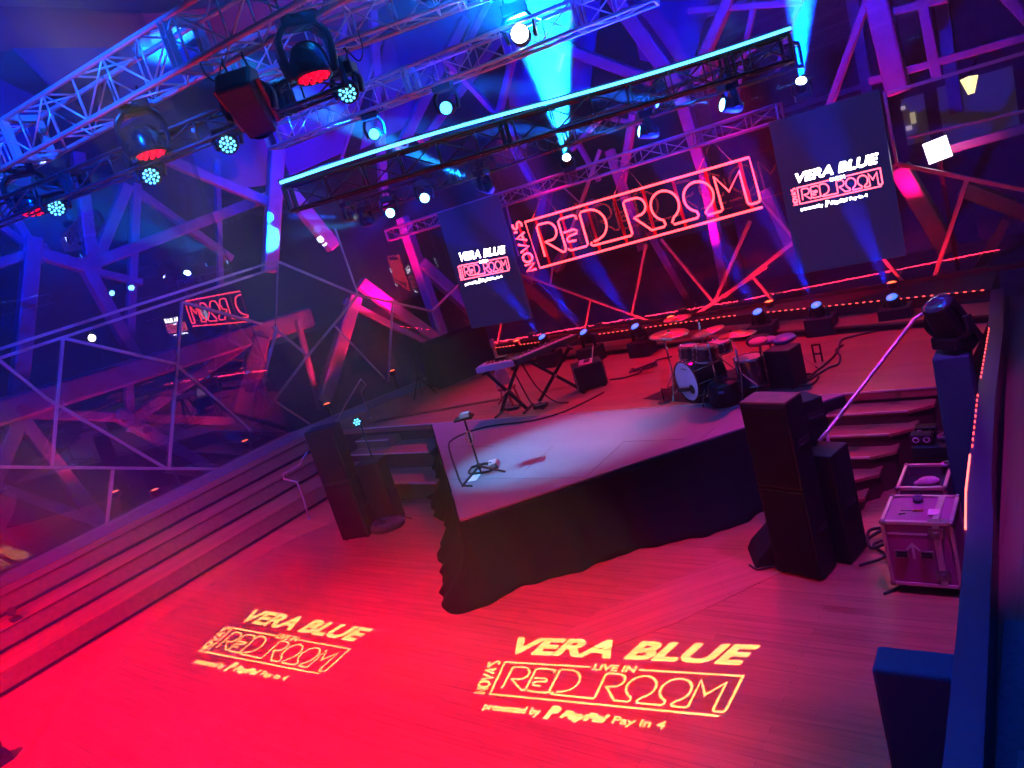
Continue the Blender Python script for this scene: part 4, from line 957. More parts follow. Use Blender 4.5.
# ------------------------------------------------------------------ keyboards
M_WKEY = mat('white keys', (.8, .76, .8), .35); M_KBODY = mat('black keyboard body', (.02, .02, .024), .45); M_KGREY = mat('pale keyboard shell', (.55, .50, .58), .4)
def keyboard(name, label, A, B, depth, z, shell, keys):
    A, B = Vector((A[0], A[1], z)), Vector((B[0], B[1], z)); d = (B-A); L = d.length; d.normalize(); n = Vector((-d.y, d.x, 0))
    t = thing(name, label, 'keyboard', (A+B)/2)
    bd = MB().bar(A, B, depth, .09).done('body', shell, t, .012)
    kk = MB(); nk = keys; zz = .052
    for i in range(nk): kk.box(A+d*(L*(.06+.88*(i+.5)/nk))-n*depth*.2+Vector((0, 0, zz)), (L*.88/nk*.88, depth*.5, .02), Matrix.Rotation(math.atan2(d.y, d.x), 3, 'Z'))
    kk.done('white_keys', M_WKEY, t)
    kb = MB()
    for i in range(nk-1):
        if i % 7 not in (2, 6): kb.box(A+d*(L*(.06+.88*(i+1)/nk))-n*depth*.10+Vector((0, 0, zz+.014)), (L*.88/nk*.5, depth*.3, .018), Matrix.Rotation(math.atan2(d.y, d.x), 3, 'Z'))
    kb.done('black_keys', M_BLACK, t)
    for i in range(8): MB().cyl(A+d*(L*(.15+.09*i))+n*depth*.32+Vector((0, 0, .045)), A+d*(L*(.15+.09*i))+n*depth*.32+Vector((0, 0, .065)), .012, n=8).done('knob', M_KGREY, bd)
    MB().box(A+d*(L*.5)+n*depth*.3+Vector((0, 0, .047)), (.14, depth*.2, .006), Matrix.Rotation(math.atan2(d.y, d.x), 3, 'Z')).done('display', M_GLOSSB, t)
    return t
s1a, s1b = atz(489, 366, 1.74), atz(510, 361, 1.74)
keyboard('synthesizer', 'short pale synthesizer nearest the riser edge on the left', (-8.10, 9.04), (-7.42, 9.20), .34, 1.72, M_KGREY, 22)
keyboard('stage_piano', 'long black stage piano running back from the pale synthesizer', (-7.44, 9.08), (-6.98, 10.30), .30, 1.74, M_KBODY, 50)
small('sampler_pad', 'small dark box lying on the pale synthesizer', 'audio unit', MB().box((-7.72, 9.20, 1.80), (.20, .12, .06), yawM(.2)), M_BLACK, (-7.72, 9.20, 1.775))
small('phone', 'pale rectangle of a phone on the left end of the pale synthesizer', 'phone', MB().box((-7.96, 9.02, 1.787), (.09, .15, .010), yawM(.5)), mat('pale screen', (.8, .6, .8), .3), (-7.96, 9.02, 1.78))
def zstand(label, c, d, w, z, n=None):
    d = Vector((d[0], d[1], 0)).normalized(); n = Vector((-d.y, d.x, 0)); c = Vector((c[0], c[1], .9)); h = z-.9
    t = thing('keyboard_stand', label, 'keyboard stand', c, 'black keyboard stands')
    for k in (-1, 1):
        o_ = n*(k*.05)
        MB().bar(c-d*w*k+o_+Vector((0, 0, .03)), c+d*w*k+o_+Vector((0, 0, h-.03)), .035, .05).done('leg', M_BLACK, t)
        MB().bar(c-d*w*k+n*(-.22)+Vector((0, 0, .02)), c-d*w*k+n*.22+Vector((0, 0, .02)), .035).done('foot_bar', M_BLACK, t)
        MB().bar(c+d*w*k+n*(-.18)+Vector((0, 0, h-.02)), c+d*w*k+n*.18+Vector((0, 0, h-.02)), .035).done('top_bar', M_BLACK, t)
    MB().cyl(c+Vector((0, 0, h/2))-n*.07, c+Vector((0, 0, h/2))+n*.07, .022).done('pivot', M_CHROME, t)
zstand('black crossed stand under the pale synthesizer', (-7.66, 9.05), (1, .25), .26, 1.68)
zstand('black crossed stand under the long stage piano', (-7.08, 9.62), (.75, .68), .36, 1.69)
t = thing('stool', 'small red stool under the pale synthesizer', 'stool', (-8.05, 9.5, .9))
MB().box((-8.05, 9.5, 1.20), (.24, .24, .05)).done('seat', mat('red stool seat', (.45, .03, .04), .5), t, .01)
for sx in (-1, 1):
    for sy in (-1, 1): MB().bar((-8.05+sx*.08, 9.5+sy*.08, 1.18), (-8.05+sx*.11, 9.5+sy*.11, .9), .025).done('leg', MATS['red stool seat'], t)
for q, lab in ((atz(514, 409, .9), 'sustain pedal on the stage floor under the pale synthesizer'), (atz(541, 407, .9), 'dark pedal on the stage floor under the stage piano')):
    t = thing('foot_pedal', lab, 'pedal', q, 'pedals under the keyboards'); MB().box(q+Vector((0, 0, .025)), (.22, .16, .05), yawM(.3)).done('case', M_BLACK, t, .008); MB().box(q+Vector((-.02, -.04, .06)), (.12, .06, .02), yawM(.3)).done('treadle', M_CHROME, t)
for pts, lab in (([(-7.5, 9.1, 1.70), (-7.4, 9.1, 1.3), (-7.25, 9.05, 1.0), (-7.05, 9.05, .915)], 'black cable drooping from pale synthesizer to the stage'), ([(-7.45, 9.3, 1.70), (-7.35, 9.4, 1.2), (-7.0, 9.3, .95), (-6.7, 9.25, .915)], 'black cable drooping from stage piano to the stage')):
    o = MB().tube(spline(pts, 8), .012, 6).done('cable', M_RUBBER); tag(o, lab, 'cable'); place(o, pts[-1])
# guitar on a stand behind the pale synthesizer
g0 = Vector((-8.2, 9.66, .9))
t = thing('guitar', 'pale guitar on a floor stand behind the pale synthesizer, headstock showing', 'guitar', g0)
M_GTR = mat('pale pink guitar', (.75, .40, .45), .3, coat=.5)
gd = Vector((-.12, .12, 1)).normalized(); gx = Vector((.8, .6, 0))
MB().sph(g0+gd*.32, (.17, .04, .16), 18, 10, Matrix((gx, Vector((-.6, .8, 0)), gd)).transposed()).sph(g0+gd*.50, (.13, .038, .13), 18, 10, Matrix((gx, Vector((-.6, .8, 0)), gd)).transposed()).done('body', M_GTR, t)
MB().bar(g0+gd*.55, g0+gd*1.0, .05, .025).done('neck', mat('maple neck', (.55, .32, .2), .35), t)
hs = MB().bar(g0+gd*.99, g0+gd*1.14, .08, .02).done('headstock', M_GTR, t)
for k in (-1, 1):
    for i in range(3): MB().cyl(g0+gd*(1.02+.04*i)+gx*k*.03, g0+gd*(1.02+.04*i)+gx*k*.062, .008, n=6).done('tuning_peg', M_CHROME, hs)
    MB().bar(g0+Vector((0, .05, .2)), g0+gx*k*.18+Vector((0, -.06, .01)), .016).done('stand_leg', M_BLACK, t)
# laptop on a road box
p = Vector((-6.72, 10.06, .9)); R = yawM(math.radians(38))
t = thing('road_box', 'black road box on the stage with the open laptop on it', 'road box', p)
MB().box(p+Vector((0, 0, .23)), (.50, .42, .40), R).done('body', M_BLACK, t, .012)
for sx in (-1, 1):
    for sy in (-1, 1): MB().cyl(p+R @ Vector((sx*.2, sy*.16, 0)), p+R @ Vector((sx*.2, sy*.16, .03)), .03, n=10).done('foot', M_RUBBER, t)
for sx in (-1, 1): MB().bar(p+R @ Vector((sx*.25, -.21, .04)), p+R @ Vector((sx*.25, -.21, .43)), .02).done('corner_trim', M_LATCH, t)
R = yawM(math.radians(-62))
q = p+Vector((0, 0, .43))
t = thing('laptop', 'open silver laptop on the black road box', 'laptop', q)
M_LAP = mat('silver laptop', (.65, .58, .62), .35, .3)
MB().box(q+Vector((0, 0, .009)), (.33, .23, .016), R).done('base', M_LAP, t, .004); MB().box(q+Vector((0, 0, .018))+R @ Vector((0, .02, 0)), (.28, .10, .003), R).done('key_bed', M_BLACK, t)
Rx = R @ Matrix.Rotation(math.radians(-18), 3, 'X'); hh = q+R @ Vector((0, .115, .012))
lid = MB().box(hh+Rx @ Vector((0, 0, .11)), (.33, .010, .22), Rx).done('lid', M_LAP, t, .004)
MB().box(hh+Rx @ Vector((0, -.006, .11)), (.30, .003, .19), Rx).done('display', glow('dim laptop screen', (.7, .6, .9), .35), lid)
t = tag(MB().tube(spline([(-6.5, 10.3, .912), (-6.2, 10.35, .912), (-6.05, 10.6, .912), (-6.3, 10.75, .93), (-6.15, 10.5, .95), (-5.95, 10.8, .912), (-6.05, 11.2, .912)], 8), .013, 6).done('cable', M_RUBBER), 'tangle of black cable on the stage right of the laptop box', 'cable'); place(t, (-6.2, 10.6, .9))
# cloth covered crate at the back left
t = thing('covered_crate', 'big black cloth covered crate at the back left of the stage', 'crate', (-11.0, 11.75, .9))
Rc = yawM(math.radians(-20.3)); cc = Vector((-11.02, 11.72, .9))
def drape():
    b = bmesh.new(); rows = []
    loop = [(-.30, -.70), (.30, -.70), (.30, .70), (-.30, .70)]; N = 20
    per = []
    for k in range(4):
        a, c = loop[k], loop[(k+1) % 4]
        for i in range(N): u = i/N; per.append((a[0]*(1-u)+c[0]*u, a[1]*(1-u)+c[1]*u))
    for lev in range(8):
        v = lev/7; row = []
        for i, (x, y) in enumerate(per):
            f = 1+(.06*math.sin(i*1.1)+.05*math.sin(i*.43+1))*v+.06*v
            row.append(b.verts.new(cc+Rc @ Vector((x*f, y*(1+(f-1)*.5), .98*(1-v)+.01))))
        rows.append(row)
    b.faces.new(rows[0])
    for r0, r1 in zip(rows, rows[1:]):
        for i in range(len(r0)): j = (i+1) % len(r0); fc = b.faces.new((r0[i], r0[j], r1[j], r1[i])); fc.smooth = True
    m = MB(); m.b.free(); m.b = b; return m
drape().done('cloth_cover', M_SKIRT, t)
t = thing('tripod', 'black tripod stand beside the cloth covered crate', 'stand', atz(424, 396, .9))
b = atz(424, 396, .9)
for a in (.4, 2.5, 4.6): MB().bar(b+Vector((0, 0, .45)), b+Vector((.28*math.cos(a), .28*math.sin(a), .01)), .02).done('leg', M_BLACK, t)
MB().cyl(b+Vector((0, 0, .3)), b+Vector((0, 0, 1.0)), .015).done('pole', M_BLACK, t)

# ------------------------------------------------------------------ drum kit
F = Vector((-.56, -.83, 0)).normalized(); S_ = Vector((.83, -.56, 0)).normalized(); UP = Vector((0, 0, 1))
K0 = atz(688, 381, 1.20); K0 = Vector((K0.x, K0.y, .9)) - F*.0
M_SHELL = mat('dark drum shell', (.03, .025, .05), .18, var=.05, coat=.6); M_HEAD = mat('drum head', (.55, .55, .66), .45, var=.05); M_HEADB = mat('blue grey front head', (.42, .44, .92), .4, var=.06)
M_CYM = mat('bronze cymbal', (.55, .27, .15), .34, .85, var=.1, scale=40)
def drum(name, label, c, d, r, L, head=M_HEAD, lugs=8, parent=None, cat='drum', grp=None):
    d = Vector(d).normalized(); c = Vector(c)
    t = thing(name, label, cat, c, grp) if parent is None else parent
    shl = MB().lathe([(r, 0), (r, -L)], c, d, 28).done('shell', M_SHELL, t)
    MB().lathe([(0, .003), (r*.96, .003), (r, 0)], c, d, 28).done('head', head, t)
    MB().lathe([(0, -L), (r, -L)], c, d, 28).done('head', M_HEAD, t)
    for h in (0, -L): MB().lathe([(r*.97, h-.014), (r+.012, h-.014), (r+.012, h+.014), (r*.97, h+.014), (r*.97, h-.014)], c, d, 28).done('hoop', M_CHROME if r < .25 else M_SHELL, shl)
    x, y, _ = basis(d)
    for k in range(lugs):
        a = 2*PI*k/lugs; e = (x*math.cos(a)+y*math.sin(a))*(r+.012); MB().cyl(c+e+d*.01, c+e-d*(L+.01), .006, n=6).done('tension_rod', M_CHROME, shl)
    return t
kc = K0+UP*.30
kick = drum('bass_drum', 'bass drum with blue grey front head at the edge of the stage', kc+F*.02, F, .28, .44, M_HEADB, 10)
xk, yk, _ = basis(F)
MB().lathe([(.052, .004), (.066, .004), (.066, .008), (.052, .008), (.052, .004)], kc+F*.02+S_*.10-UP*.10, F, 20).done('port_ring', M_BLACK, kick)
MB().lathe([(0, .0045), (.054, .0045)], kc+F*.02+S_*.10-UP*.10, F, 20).done('port_hole', M_VOID, kick)
mk = MB()
for k_ in range(6): mk.slab([kc+F*.024+S_*(-.07+.025*k_+u_)+UP*(.165+v_) for u_, v_ in ((0, 0), (.017, 0), (.014, .022), (.003, .022))], F, .001)
mk.done('head_mark', M_BLACK, kick)
for s in (-1, 1): MB().bar(kc-F*.08+S_*s*.25-UP*.05, K0+F*.10+S_*s*.40+UP*.012, .016).done('spur', M_CHROME, kick)
micb = K0+F*.20-S_*.42
t = thing('microphone_stand', 'short stand holding a microphone at the bass drum head', 'stand', micb)
MB().lathe([(0, .02), (.09, .018), (.10, 0)], micb, UP, 18).done('base', M_BLACK, t); MB().cyl(micb+UP*.02, micb+UP*.2, .01).done('pole', M_BLACK, t)
MB().bar(micb+UP*.2, kc+F*.14-S_*.06-UP*.09, .014).done('boom', M_BLACK, t); MB().bar(kc+F*.14-S_*.06-UP*.09, kc+F*.05+S_*.07-UP*.095, .045).done('microphone', M_BLACK, t)
g = 'drums of the kit'
tilt = (UP+F*-.15+S_*.05)
for c, r, L, lab in ((kc-F*.22-S_*.14+UP*.42, .14, .17, 'first rack tom over the bass drum'), (kc-F*.26+S_*.20+UP*.42, .155, .19, 'second rack tom over the bass drum beside the first')):
    t = drum('rack_tom', lab, c, tilt, r, L, M_HEAD, 6, grp=g); MB().bar(c-tilt.normalized()*(L+.0), kc-F*.22+UP*.24, .02).done('mount_arm', M_CHROME, t)
c = kc-F*.66+S_*.50+UP*.16
t = drum('floor_tom', 'floor tom right of the bass drum', c, UP, .19, .36, M_HEAD, 8, grp=g)
for k in range(3): a = k*2.1; e = Vector((math.cos(a), math.sin(a), 0))*.215; MB().cyl(Vector((c.x, c.y, .9))+e, c+e-UP*.05, .009).done('leg', M_CHROME, t)
c = kc-F*.72-S_*.22+UP*.30
t = drum('snare_drum', 'snare drum behind the rack toms', c, UP, .175, .14, M_HEAD, 8, grp=g)
MB().cyl(Vector((c.x, c.y, 1.0)), c-UP*.14, .012).done('stand_pole', M_CHROME, t)
for k in range(3): a = k*2.1+.4; MB().bar(Vector((c.x, c.y, 1.08)), Vector((c.x+.24*math.cos(a), c.y+.24*math.sin(a), .91)), .014).done('leg', M_CHROME, t)
def cymbal(label, px, py, Y, r, tl, base, pair=False, name='cymbal_stand'):
    c = aty(px, py, Y); base = Vector((base[0], base[1], .9)); n = (UP+Vector(tl)).normalized()
    t = thing(name, label, 'cymbal', base, 'cymbals of the kit')
    for dz in ((0, -.03) if pair else (0,)):
        MB().lathe([(0, .028), (r*.16, .024), (r*.20, .012), (r*.6, .003), (r, -.012), (r, -.014), (r*.6, 0), (r*.2, .008), (0, .02)], c+n*dz, n if not dz else -n, 32).done('cymbal', M_CYM, t)
    MB().cyl(c, c+n*.06, .006, n=6).done('spindle', M_CHROME, t); MB().cyl(c+n*.028, c+n*.045, .016, n=8).done('felt', M_BLACK, t)
    jt = Vector((base.x, base.y, min(c.z-.12, 1.75)))
    MB().cyl(base+UP*.12, jt, .012).done('pole', M_CHROME, t); MB().bar(jt, c, .014).done('boom_arm', M_CHROME, t)
    for k in range(3): a = k*2.1+.7; MB().bar(base+UP*.34, base+Vector((.26*math.cos(a), .26*math.sin(a), .01)), .016).done('leg', M_CHROME, t)
b0 = lambda f, s: (K0.x+F.x*f+S_.x*s, K0.y+F.y*f+S_.y*s)
cymbal('large low cymbal at the left of the drum kit', 669, 333.5, K0.y+.05, .27, (.08, -.02, 0), b0(-.05, -.46))
cymbal('high cymbal behind the large one at the left of the kit', 677, 317.5, K0.y+.75, .20, (.04, -.03, 0), b0(-.8, -.72))
cymbal('tilted cymbal in the middle of the kit over the toms', 707, 331, K0.y+.1, .23, (-.13, -.04, 0), b0(-.18, .40))
cymbal('smaller cymbal at the right of the kit', 731, 334, K0.y+.35, .19, (-.05, -.02, 0), b0(-.42, .62))
cymbal('dark flat cymbal furthest right, beside the floor beam light', 743, 333, K0.y+1.3, .19, (0, .0, 0), b0(-1.3, .62))
cymbal('pair of closed hi-hat cymbals beside the snare drum', 690, 349, K0.y+.85, .19, (0, -.03, 0), b0(-.85, -.55), True, 'hi_hat')
p = Vector((*b0(-1.15, .1), .9))
t = thing('drum_throne', 'round drummer throne behind the snare drum', 'stool', p)
MB().lathe([(0, .56), (.15, .56), (.17, .53), (.17, .49), (.15, .46), (0, .46)], p, UP, 20).done('seat', M_BLACK, t); MB().cyl(p+UP*.1, p+UP*.47, .02).done('post', M_CHROME, t)
for k in range(3): a = k*2.1; MB().bar(p+UP*.26, p+Vector((.25*math.cos(a), .25*math.sin(a), .01)), .02).done('leg', M_CHROME, t)
rug = [atz(*q, .9) for q in ((643, 399), (664, 390), (690, 377), (742, 368), (800, 378), (812, 388), (778, 397), (742, 405), (706, 404))]
t = tag(MB().slab([(v.x, v.y, .901) for v in rug], (0, 0, 1), .006).done('drum_rug', mat('black rug', (.012, .010, .014), .9, var=.3, scale=40)), 'black rug under the drum kit', 'rug'); place(t, K0)
p = atz(722, 408, .9)+Vector((0, .18, 0))
t = thing('drum_case', 'round black soft drum case with blue label in front of the floor tom', 'drum case', p)
MB().lathe([(0, .30), (.17, .30), (.20, .27), (.21, .03), (.19, 0), (0, 0)], p, UP, 24).done('case_body', M_CAB, t); MB().box(p+Vector((.05, -.21, .22)), (.07, .008, .03)).done('label_patch', mat('blue label', (.1, .2, .7), .5), t)
MB().tube(spline([p+Vector((-.08, 0, .30)), p+Vector((0, 0, .36)), p+Vector((.08, 0, .30))], 5), .012, 6).done('handle', M_BLACK, t)
# percussion pads and the black cabinet at the right of the kit
p = Vector((*b0(-.95, 1.28), .9)); p = atz(786, 389, .9)
t = thing('keyboard_amplifier', 'black upright amplifier cabinet right of the drum kit', 'loudspeaker', p)
cabinet(t, (p.x, p.y+.15), .36, .32, .92, 1.42, math.radians(-12))
for sx in (-1, 1): MB().box((p.x+sx*.14, p.y+.15, .91), (.06, .28, .02)).done('foot', M_RUBBER, t)
g = 'percussion pads on the right'
for px, py, m, lab, rr in ((758, 341.5, mat('pink pad', (.75, .25, .55), .4), 'pink percussion pad left of the upright amplifier', .12), (769, 340, mat('violet pad', (.35, .2, .8), .4), 'violet percussion pad above the upright amplifier', .10), (784, 338.5, mat('blue pad', (.12, .2, .8), .4), 'blue percussion pad at the right of the upright amplifier', .15)):
    c = aty(px, py, p.y+.05 if px < 765 else p.y+.40); q = Vector((c.x, c.y, .9))
    t = thing('percussion_pad', lab, 'drum pad', q, g)
    MB().lathe([(0, .02), (rr*.95, .02), (rr, .01), (rr, -.02), (rr*.9, -.03), (0, -.03)], c, (0, -.12, 1), 22).done('pad', m, t)
    MB().cyl(q+UP*.1, c-UP*.02, .012).done('pole', M_CHROME, t)
    for k in range(3): a = k*2.1; MB().bar(q+UP*.3, q+Vector((.2*math.cos(a), .2*math.sin(a), .01)), .016).done('leg', M_CHROME, t)
t = thing('stand_frame', 'small black upright frame standing on the stage right of the amplifier', 'stand', atz(819, 362, .9)); q = atz(819, 362, .9)
for s in (-1, 1): MB().bar(q+Vector((s*.05, 0, 0)), q+Vector((s*.05, 0, .26)), .02).done('upright', M_BLACK, t)
for z in (.25, .12): MB().bar(q+Vector((-.06, 0, z)), q+Vector((.06, 0, z)), .02).done('crossbar', M_BLACK, t)
for pts, lab in ((((795, 385), (815, 372), (830, 360), (838, 350), (842, 340), (858, 335), (880, 330), (900, 327)), 'black cable running right across the stage from amplifier to the kerb'),
                 (((792, 389), (812, 378), (828, 368), (838, 364), (840, 356), (836, 350), (843, 345)), 'second black cable looping back beside the long one on the stage'),
                 (((796, 380), (806, 374), (818, 376), (812, 384), (800, 386), (808, 378), (822, 372)), 'heap of black cable at the foot of the amplifier')):
    w3 = [atz(*q, .912) for q in pts]; o = MB().tube(spline(w3, 8), .014, 6).done('cable', M_RUBBER); tag(o, lab, 'cable'); place(o, w3[0])
t = tag(MB().tube(spline([(-6.1, 10.7, .912), (-5.9, 10.9, .96), (-6.0, 10.6, .99), (-6.25, 10.55, .93), (-6.05, 10.85, .93), (-5.8, 10.7, .96), (-6.0, 11.1, .93), (-5.8, 11.3, .912)], 8), .014, 6).done('cable', M_RUBBER), 'heap of black cable on the stage between laptop box and large cymbal', 'cable'); place(t, (-6, 10.8, .9))
# ------------------------------------------------------------------ two projectors throwing the show card on the floor through a cut stencil
M_FILT = bpy.data.materials.new('yellow dichroic filter'); M_FILT.use_nodes = True
_n = M_FILT.node_tree; _n.nodes.remove(_n.nodes['Principled BSDF']); _t = _n.nodes.new('ShaderNodeBsdfTransparent'); _t.inputs[0].default_value = (.29, .268, .158, 1)
_n.links.new(_t.outputs[0], _n.nodes['Material Output'].inputs['Surface'])
def gobo_projector(label, pos, frame):
    pos = Vector(pos); A, B, C_, D = [atz(*q, 0) for q in frame]
    def floor(u, v):
        u /= 10; v /= 2; return (D*(1-u)+C_*u)*(1-v)+(A*(1-u)+B*u)*v
    ctr = floor(5, 1.3); ax = (ctr-pos).normalized(); x, y, _ = basis(ax); dist = .10
    def to_g(p): d = p-pos; k = dist/d.dot(ax); q = d*k; return (q.dot(x)*1000, q.dot(y)*1000)
    shapes = []                                          # each shape: loops, even-odd inside one shape, union over all
    for nm, (V, F), bw in card_text_shapes(.28):
        shapes.append(loops_of(V, F)); shapes += [[q] for q in outline_quads(V, F, bw)]
    for nm, st in card_line_shapes():
        Lf, Rt = ribbon(st, .105 if nm != 'side_letter' else .12)
        for i in range(len(Lf)-1): shapes.append([[(Lf[i].x, Lf[i].y), (Lf[i+1].x, Lf[i+1].y), (Rt[i+1].x, Rt[i+1].y), (Rt[i].x, Rt[i].y)]])
    edges_ = []
    for k, sh in enumerate(shapes):
        for l in sh:
            q = [to_g(floor(u, v)) for u, v in l]
            for i in range(len(q)): edges_.append((k, q[i-1], q[i]))
    ys = [p[1] for e in edges_ for p in e[1:]]; lo, hi = min(ys)-.05, max(ys)+.05; H = 62; ROWS = 620; st_ = (hi-lo)/ROWS
    m = MB()
    def quad(xa, xb, ya, yb_): m.b.faces.new([m.b.verts.new(pos+ax*dist+x*u*.001+y*v*.001) for u, v in ((xa, ya), (xb, ya), (xb, yb_), (xa, yb_))])
    quad(-H, H, -H, lo); quad(-H, H, hi, H)
    for r in range(ROWS):
        ya = lo+r*st_; yc = ya+st_*.5; hit = {}
        for k, p, q in edges_:
            if (p[1] > yc) != (q[1] > yc): hit.setdefault(k, []).append(p[0]+(q[0]-p[0])*(yc-p[1])/(q[1]-p[1]))
        iv = []
        for k, xs in hit.items(): xs.sort(); iv += list(zip(xs[::2], xs[1::2]))
        iv.sort(); cur = -H
        for xa, xb in iv:
            if xa > cur: quad(cur, xa, ya, ya+st_)
            cur = max(cur, xb)
        quad(cur, H, ya, ya+st_)
    t = thing('gobo_projector', label, 'projector', pos+Vector((0, 0, .3)), 'floor logo projectors')
    m.done('stencil_plate', M_BLACK, t)
    R = Matrix((x, y, ax)).transposed()
    for k in range(4):
        e = (x, y, -x, -y)[k]; w = (y, x, y, x)[k]
        MB().box(pos+ax*.0+e*.066, (.012 if k % 2 == 0 else .144, .144 if k % 2 == 0 else .012, .24), R).done('housing_side', M_BLACK, t)
    MB().box(pos+ax*.112, (.13, .13, .002), R).done('colour_filter', M_FILT, t)
    MB().box(pos-ax*.126, (.144, .144, .012), R).done('housing_back', M_BLACK, t)
    MB().bar(pos-ax*.12, Vector((pos.x, pos.y, 9.2)), .04).done('drop_pole', M_BLACK, t)
    spot('lamp', pos, ctr, GOBO_W*12, (1, 1, 1), 40, .05, 0.0, parent=t)
gobo_projector('projector throwing the right show card on the floor', (-3.3, 1.2, 6.6), ((505, 662), (743, 676), (723, 716), (490, 694)))
gobo_projector('projector throwing the left show card on the floor', (-7.2, .2, 6.8), ((233, 628), (350, 649), (322, 674), (206, 652)))
# ------------------------------------------------------------------ red uplights along the foot of the steel lattice, outside the glass
M_UP = glow('red uplight lens', (1, .10, .03), 5)
g = 'red uplights at the foot of the glass walls'
for i, (px, py, where, lab) in enumerate(((155, 490, 'L', 'red uplight outside the left glass above the tiers, nearest one'), (245, 441, 'L', 'red uplight outside the left glass below the corner mullion'), (115, 492, 'L', 'faint red uplight at the far left of the left glass'),
        (327, 404, 'F', 'red uplight at the foot of the bright red lattice leg'), (392, 371, 'F', 'small orange uplight left of the cloth covered crate'),
        (515, 336, 'B', 'red uplight behind the keyboards'), (671, 318, 'B', 'red uplight on the back kerb above the large cymbal'), (769, 302, 'B', 'red uplight under the left corner of the right screen'), (892, 285, 'B', 'red uplight on the back kerb above the last floor beam light'))):
    p = PL(px, py, .5) if where == 'L' else PF(px, py, .55) if where == 'F' else PB(px, py, .55)
    n = LN if where == 'L' else FN if where == 'F' else Vector((0, -1, 0))
    if where == 'F': p = PF(px, py, .4)
    if where == 'B': p = aty(px, py, 12.72); p.z = 1.30
    t = thing('uplight', lab, 'uplight', Vector((p.x, p.y, p.z-.14)), g)
    MB().lathe([(0, -.09), (.07, -.09), (.085, 0), (.08, .012), (.07, 0)], p, (0, 0, 1)).done('can', M_BLACK, t); MB().lathe([(0, .02), (.05, .016), (.075, 0)], p, (0, 0, 1)).done('lens', M_UP, t)
    MB().bar(p-Vector((0, 0, .1)), Vector((p.x, p.y, 1.19 if where == 'B' else -.3)), .04).done('post', M_BLACK, t)
    spot('lamp', p+Vector((0, 0, .03)), p-n*(.5 if where == 'B' else .9)+Vector((0, 0, 2.6)), UPL*(.25 if where == 'L' else .2 if where == 'B' else .8), (1, .005, .03), 110, .8, .06, parent=t)
# ------------------------------------------------------------------ town outside
b = thing('building', 'stone building outside the back right glass with a lit lower storey', 'building', (-1, 24, -.3))
MB().box((-.5, 26, 6.5), (17, 4, 13.6)).done('wall', M_FAC, b)
M_STOREY = glow('dim lit storey', (.36, .40, .26), .03)
def on_b(x, y, Y=23.9): return aty(x, y, Y)
for k, (xa, xb, yt, yb_) in enumerate(((900, 930, 100, 140), (936, 1020, 88, 128))):
    p, q = on_b(xa, yt), on_b(xb, yb_); MB().box(((p.x+q.x)/2, 23.98, (p.z+q.z)/2), (abs(q.x-p.x), .06, abs(p.z-q.z)*1.0)).done('window', M_STOREY, b)
for px, py, w, h in ((913, 118, .12, .3), (909, 128, .14, .12), (903, 108, .1, .1)):
    p = on_b(px, py, 23.9); MB().box(p, (w, .05, h)).done('pane', M_WARM, b)
for z in (4.6, 7.9, 8.3): MB().box((-.5, 23.9, z), (17, .35, .14)).done('cornice', M_STEEL, b)
for x in (-4.5, -2.5, -.6, 1.4): MB().box((x, 23.9, 6.2), (.3, .3, 6)).done('pilaster', M_STEEL, b)
p = aty(970, 85, 19)
t = thing('wall_lantern', 'bright yellow tapered lantern hanging outside the upper right glass', 'lantern', p)
MB().lathe([(.06, -.18), (.165, .15), (0, .18)], p, (0, 0, 1), 6).done('lamp_shade', glow('yellow lantern glass', (1, .74, .22), 2.6), t); MB().cyl(p+Vector((0, 0, .17)), p+Vector((0, 4.8, .9)), .03).done('bracket', M_BLACK, t)
p = aty(937.5, 150, 13.6)
t = thing('floodlight', 'white glowing square floodlight outside the glass right of the right screen', 'light panel', p)
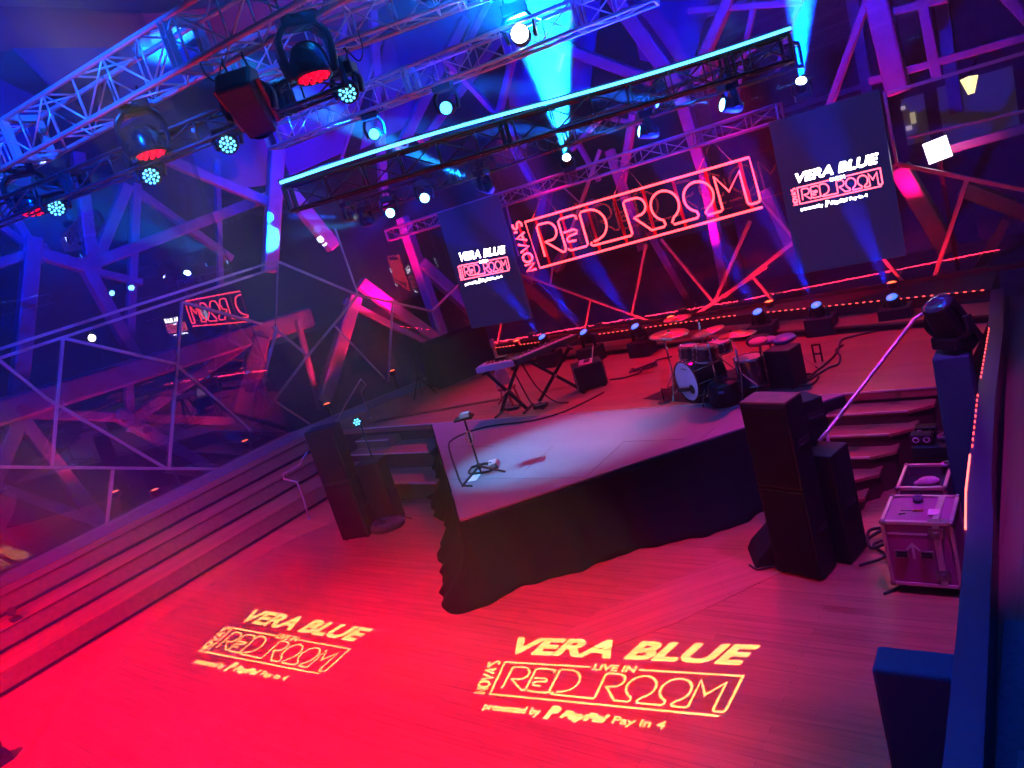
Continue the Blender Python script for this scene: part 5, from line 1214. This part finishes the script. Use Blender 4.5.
Mr = Matrix.Rotation(.35, 3, 'Y'); MB().box(p, (.33, .04, .33), Matrix.Rotation(-.15, 3, 'Y')).done('panel', glow('white panel light', (1, .97, .9), 5), t); MB().bar(p+Vector((0, .04, 0)), Vector((p.x, 14.1, -.3)), .06).done('post', M_BLACK, t)
g = 'street lamps far outside the left glass'
for px, py, Y, lab in ((3, 480, 8, 'street lamp at the left edge of the photo'), (76, 463, 11, 'street lamp outside under the left truss brace'), (114, 445, 14, 'faint street lamp outside beside the second mullion'), (191, 411, 18, 'brighter street lamp of the pair outside the middle pane'), (219, 417, 18.5, 'second street lamp of the pair outside the middle pane'),
                      (92, 338, 20, 'distant pale lamp left of the mirrored neon sign'), (236, 405, 24, 'distant lamp outside right of the pair')):
    p = aty(px, py, Y*1.25); p = p if p.z > 0 else p
    s = (p-Vector((0, 0, CH))).length/20
    t = thing('street_lamp', lab, 'street lamp', Vector((p.x, p.y, min(-.3, p.z-1))), g)
    MB().sph(p, .085*s).done('globe', M_LAMP, t); MB().cyl(Vector((p.x, p.y, min(-.3, p.z-1))), p-Vector((0, 0, .07*s)), .03).done('pole', M_BLACK, t)
    l = bpy.data.lights.new('lamp', 'POINT'); l.energy = 14*s*s; l.color = (1, .8, .4); l.shadow_soft_size = .1; o = bpy.data.objects.new('lamp', l); COL.objects.link(o); o.parent = t; o.location = p-t.location+Vector((0, 0, .12*s))
# ------------------------------------------------------------------ stage haze hanging in the whole hall
hz = bpy.data.materials.new('haze'); hz.use_nodes = True
for n in list(hz.node_tree.nodes):
    if n.type == 'BSDF_PRINCIPLED': hz.node_tree.nodes.remove(n)
vs = hz.node_tree.nodes.new('ShaderNodeVolumeScatter'); vs.inputs['Color'].default_value = (.9, .92, 1, 1)
vs.inputs['Density'].default_value = HAZE; vs.inputs['Anisotropy'].default_value = .1
hz.node_tree.links.new(vs.outputs[0], hz.node_tree.nodes['Material Output'].inputs['Volume'])
o = MB().box((-6.3, 5.6, 4.5), (13.2, 14.6, 9.4)).done('haze', hz); o['kind'] = 'stuff'
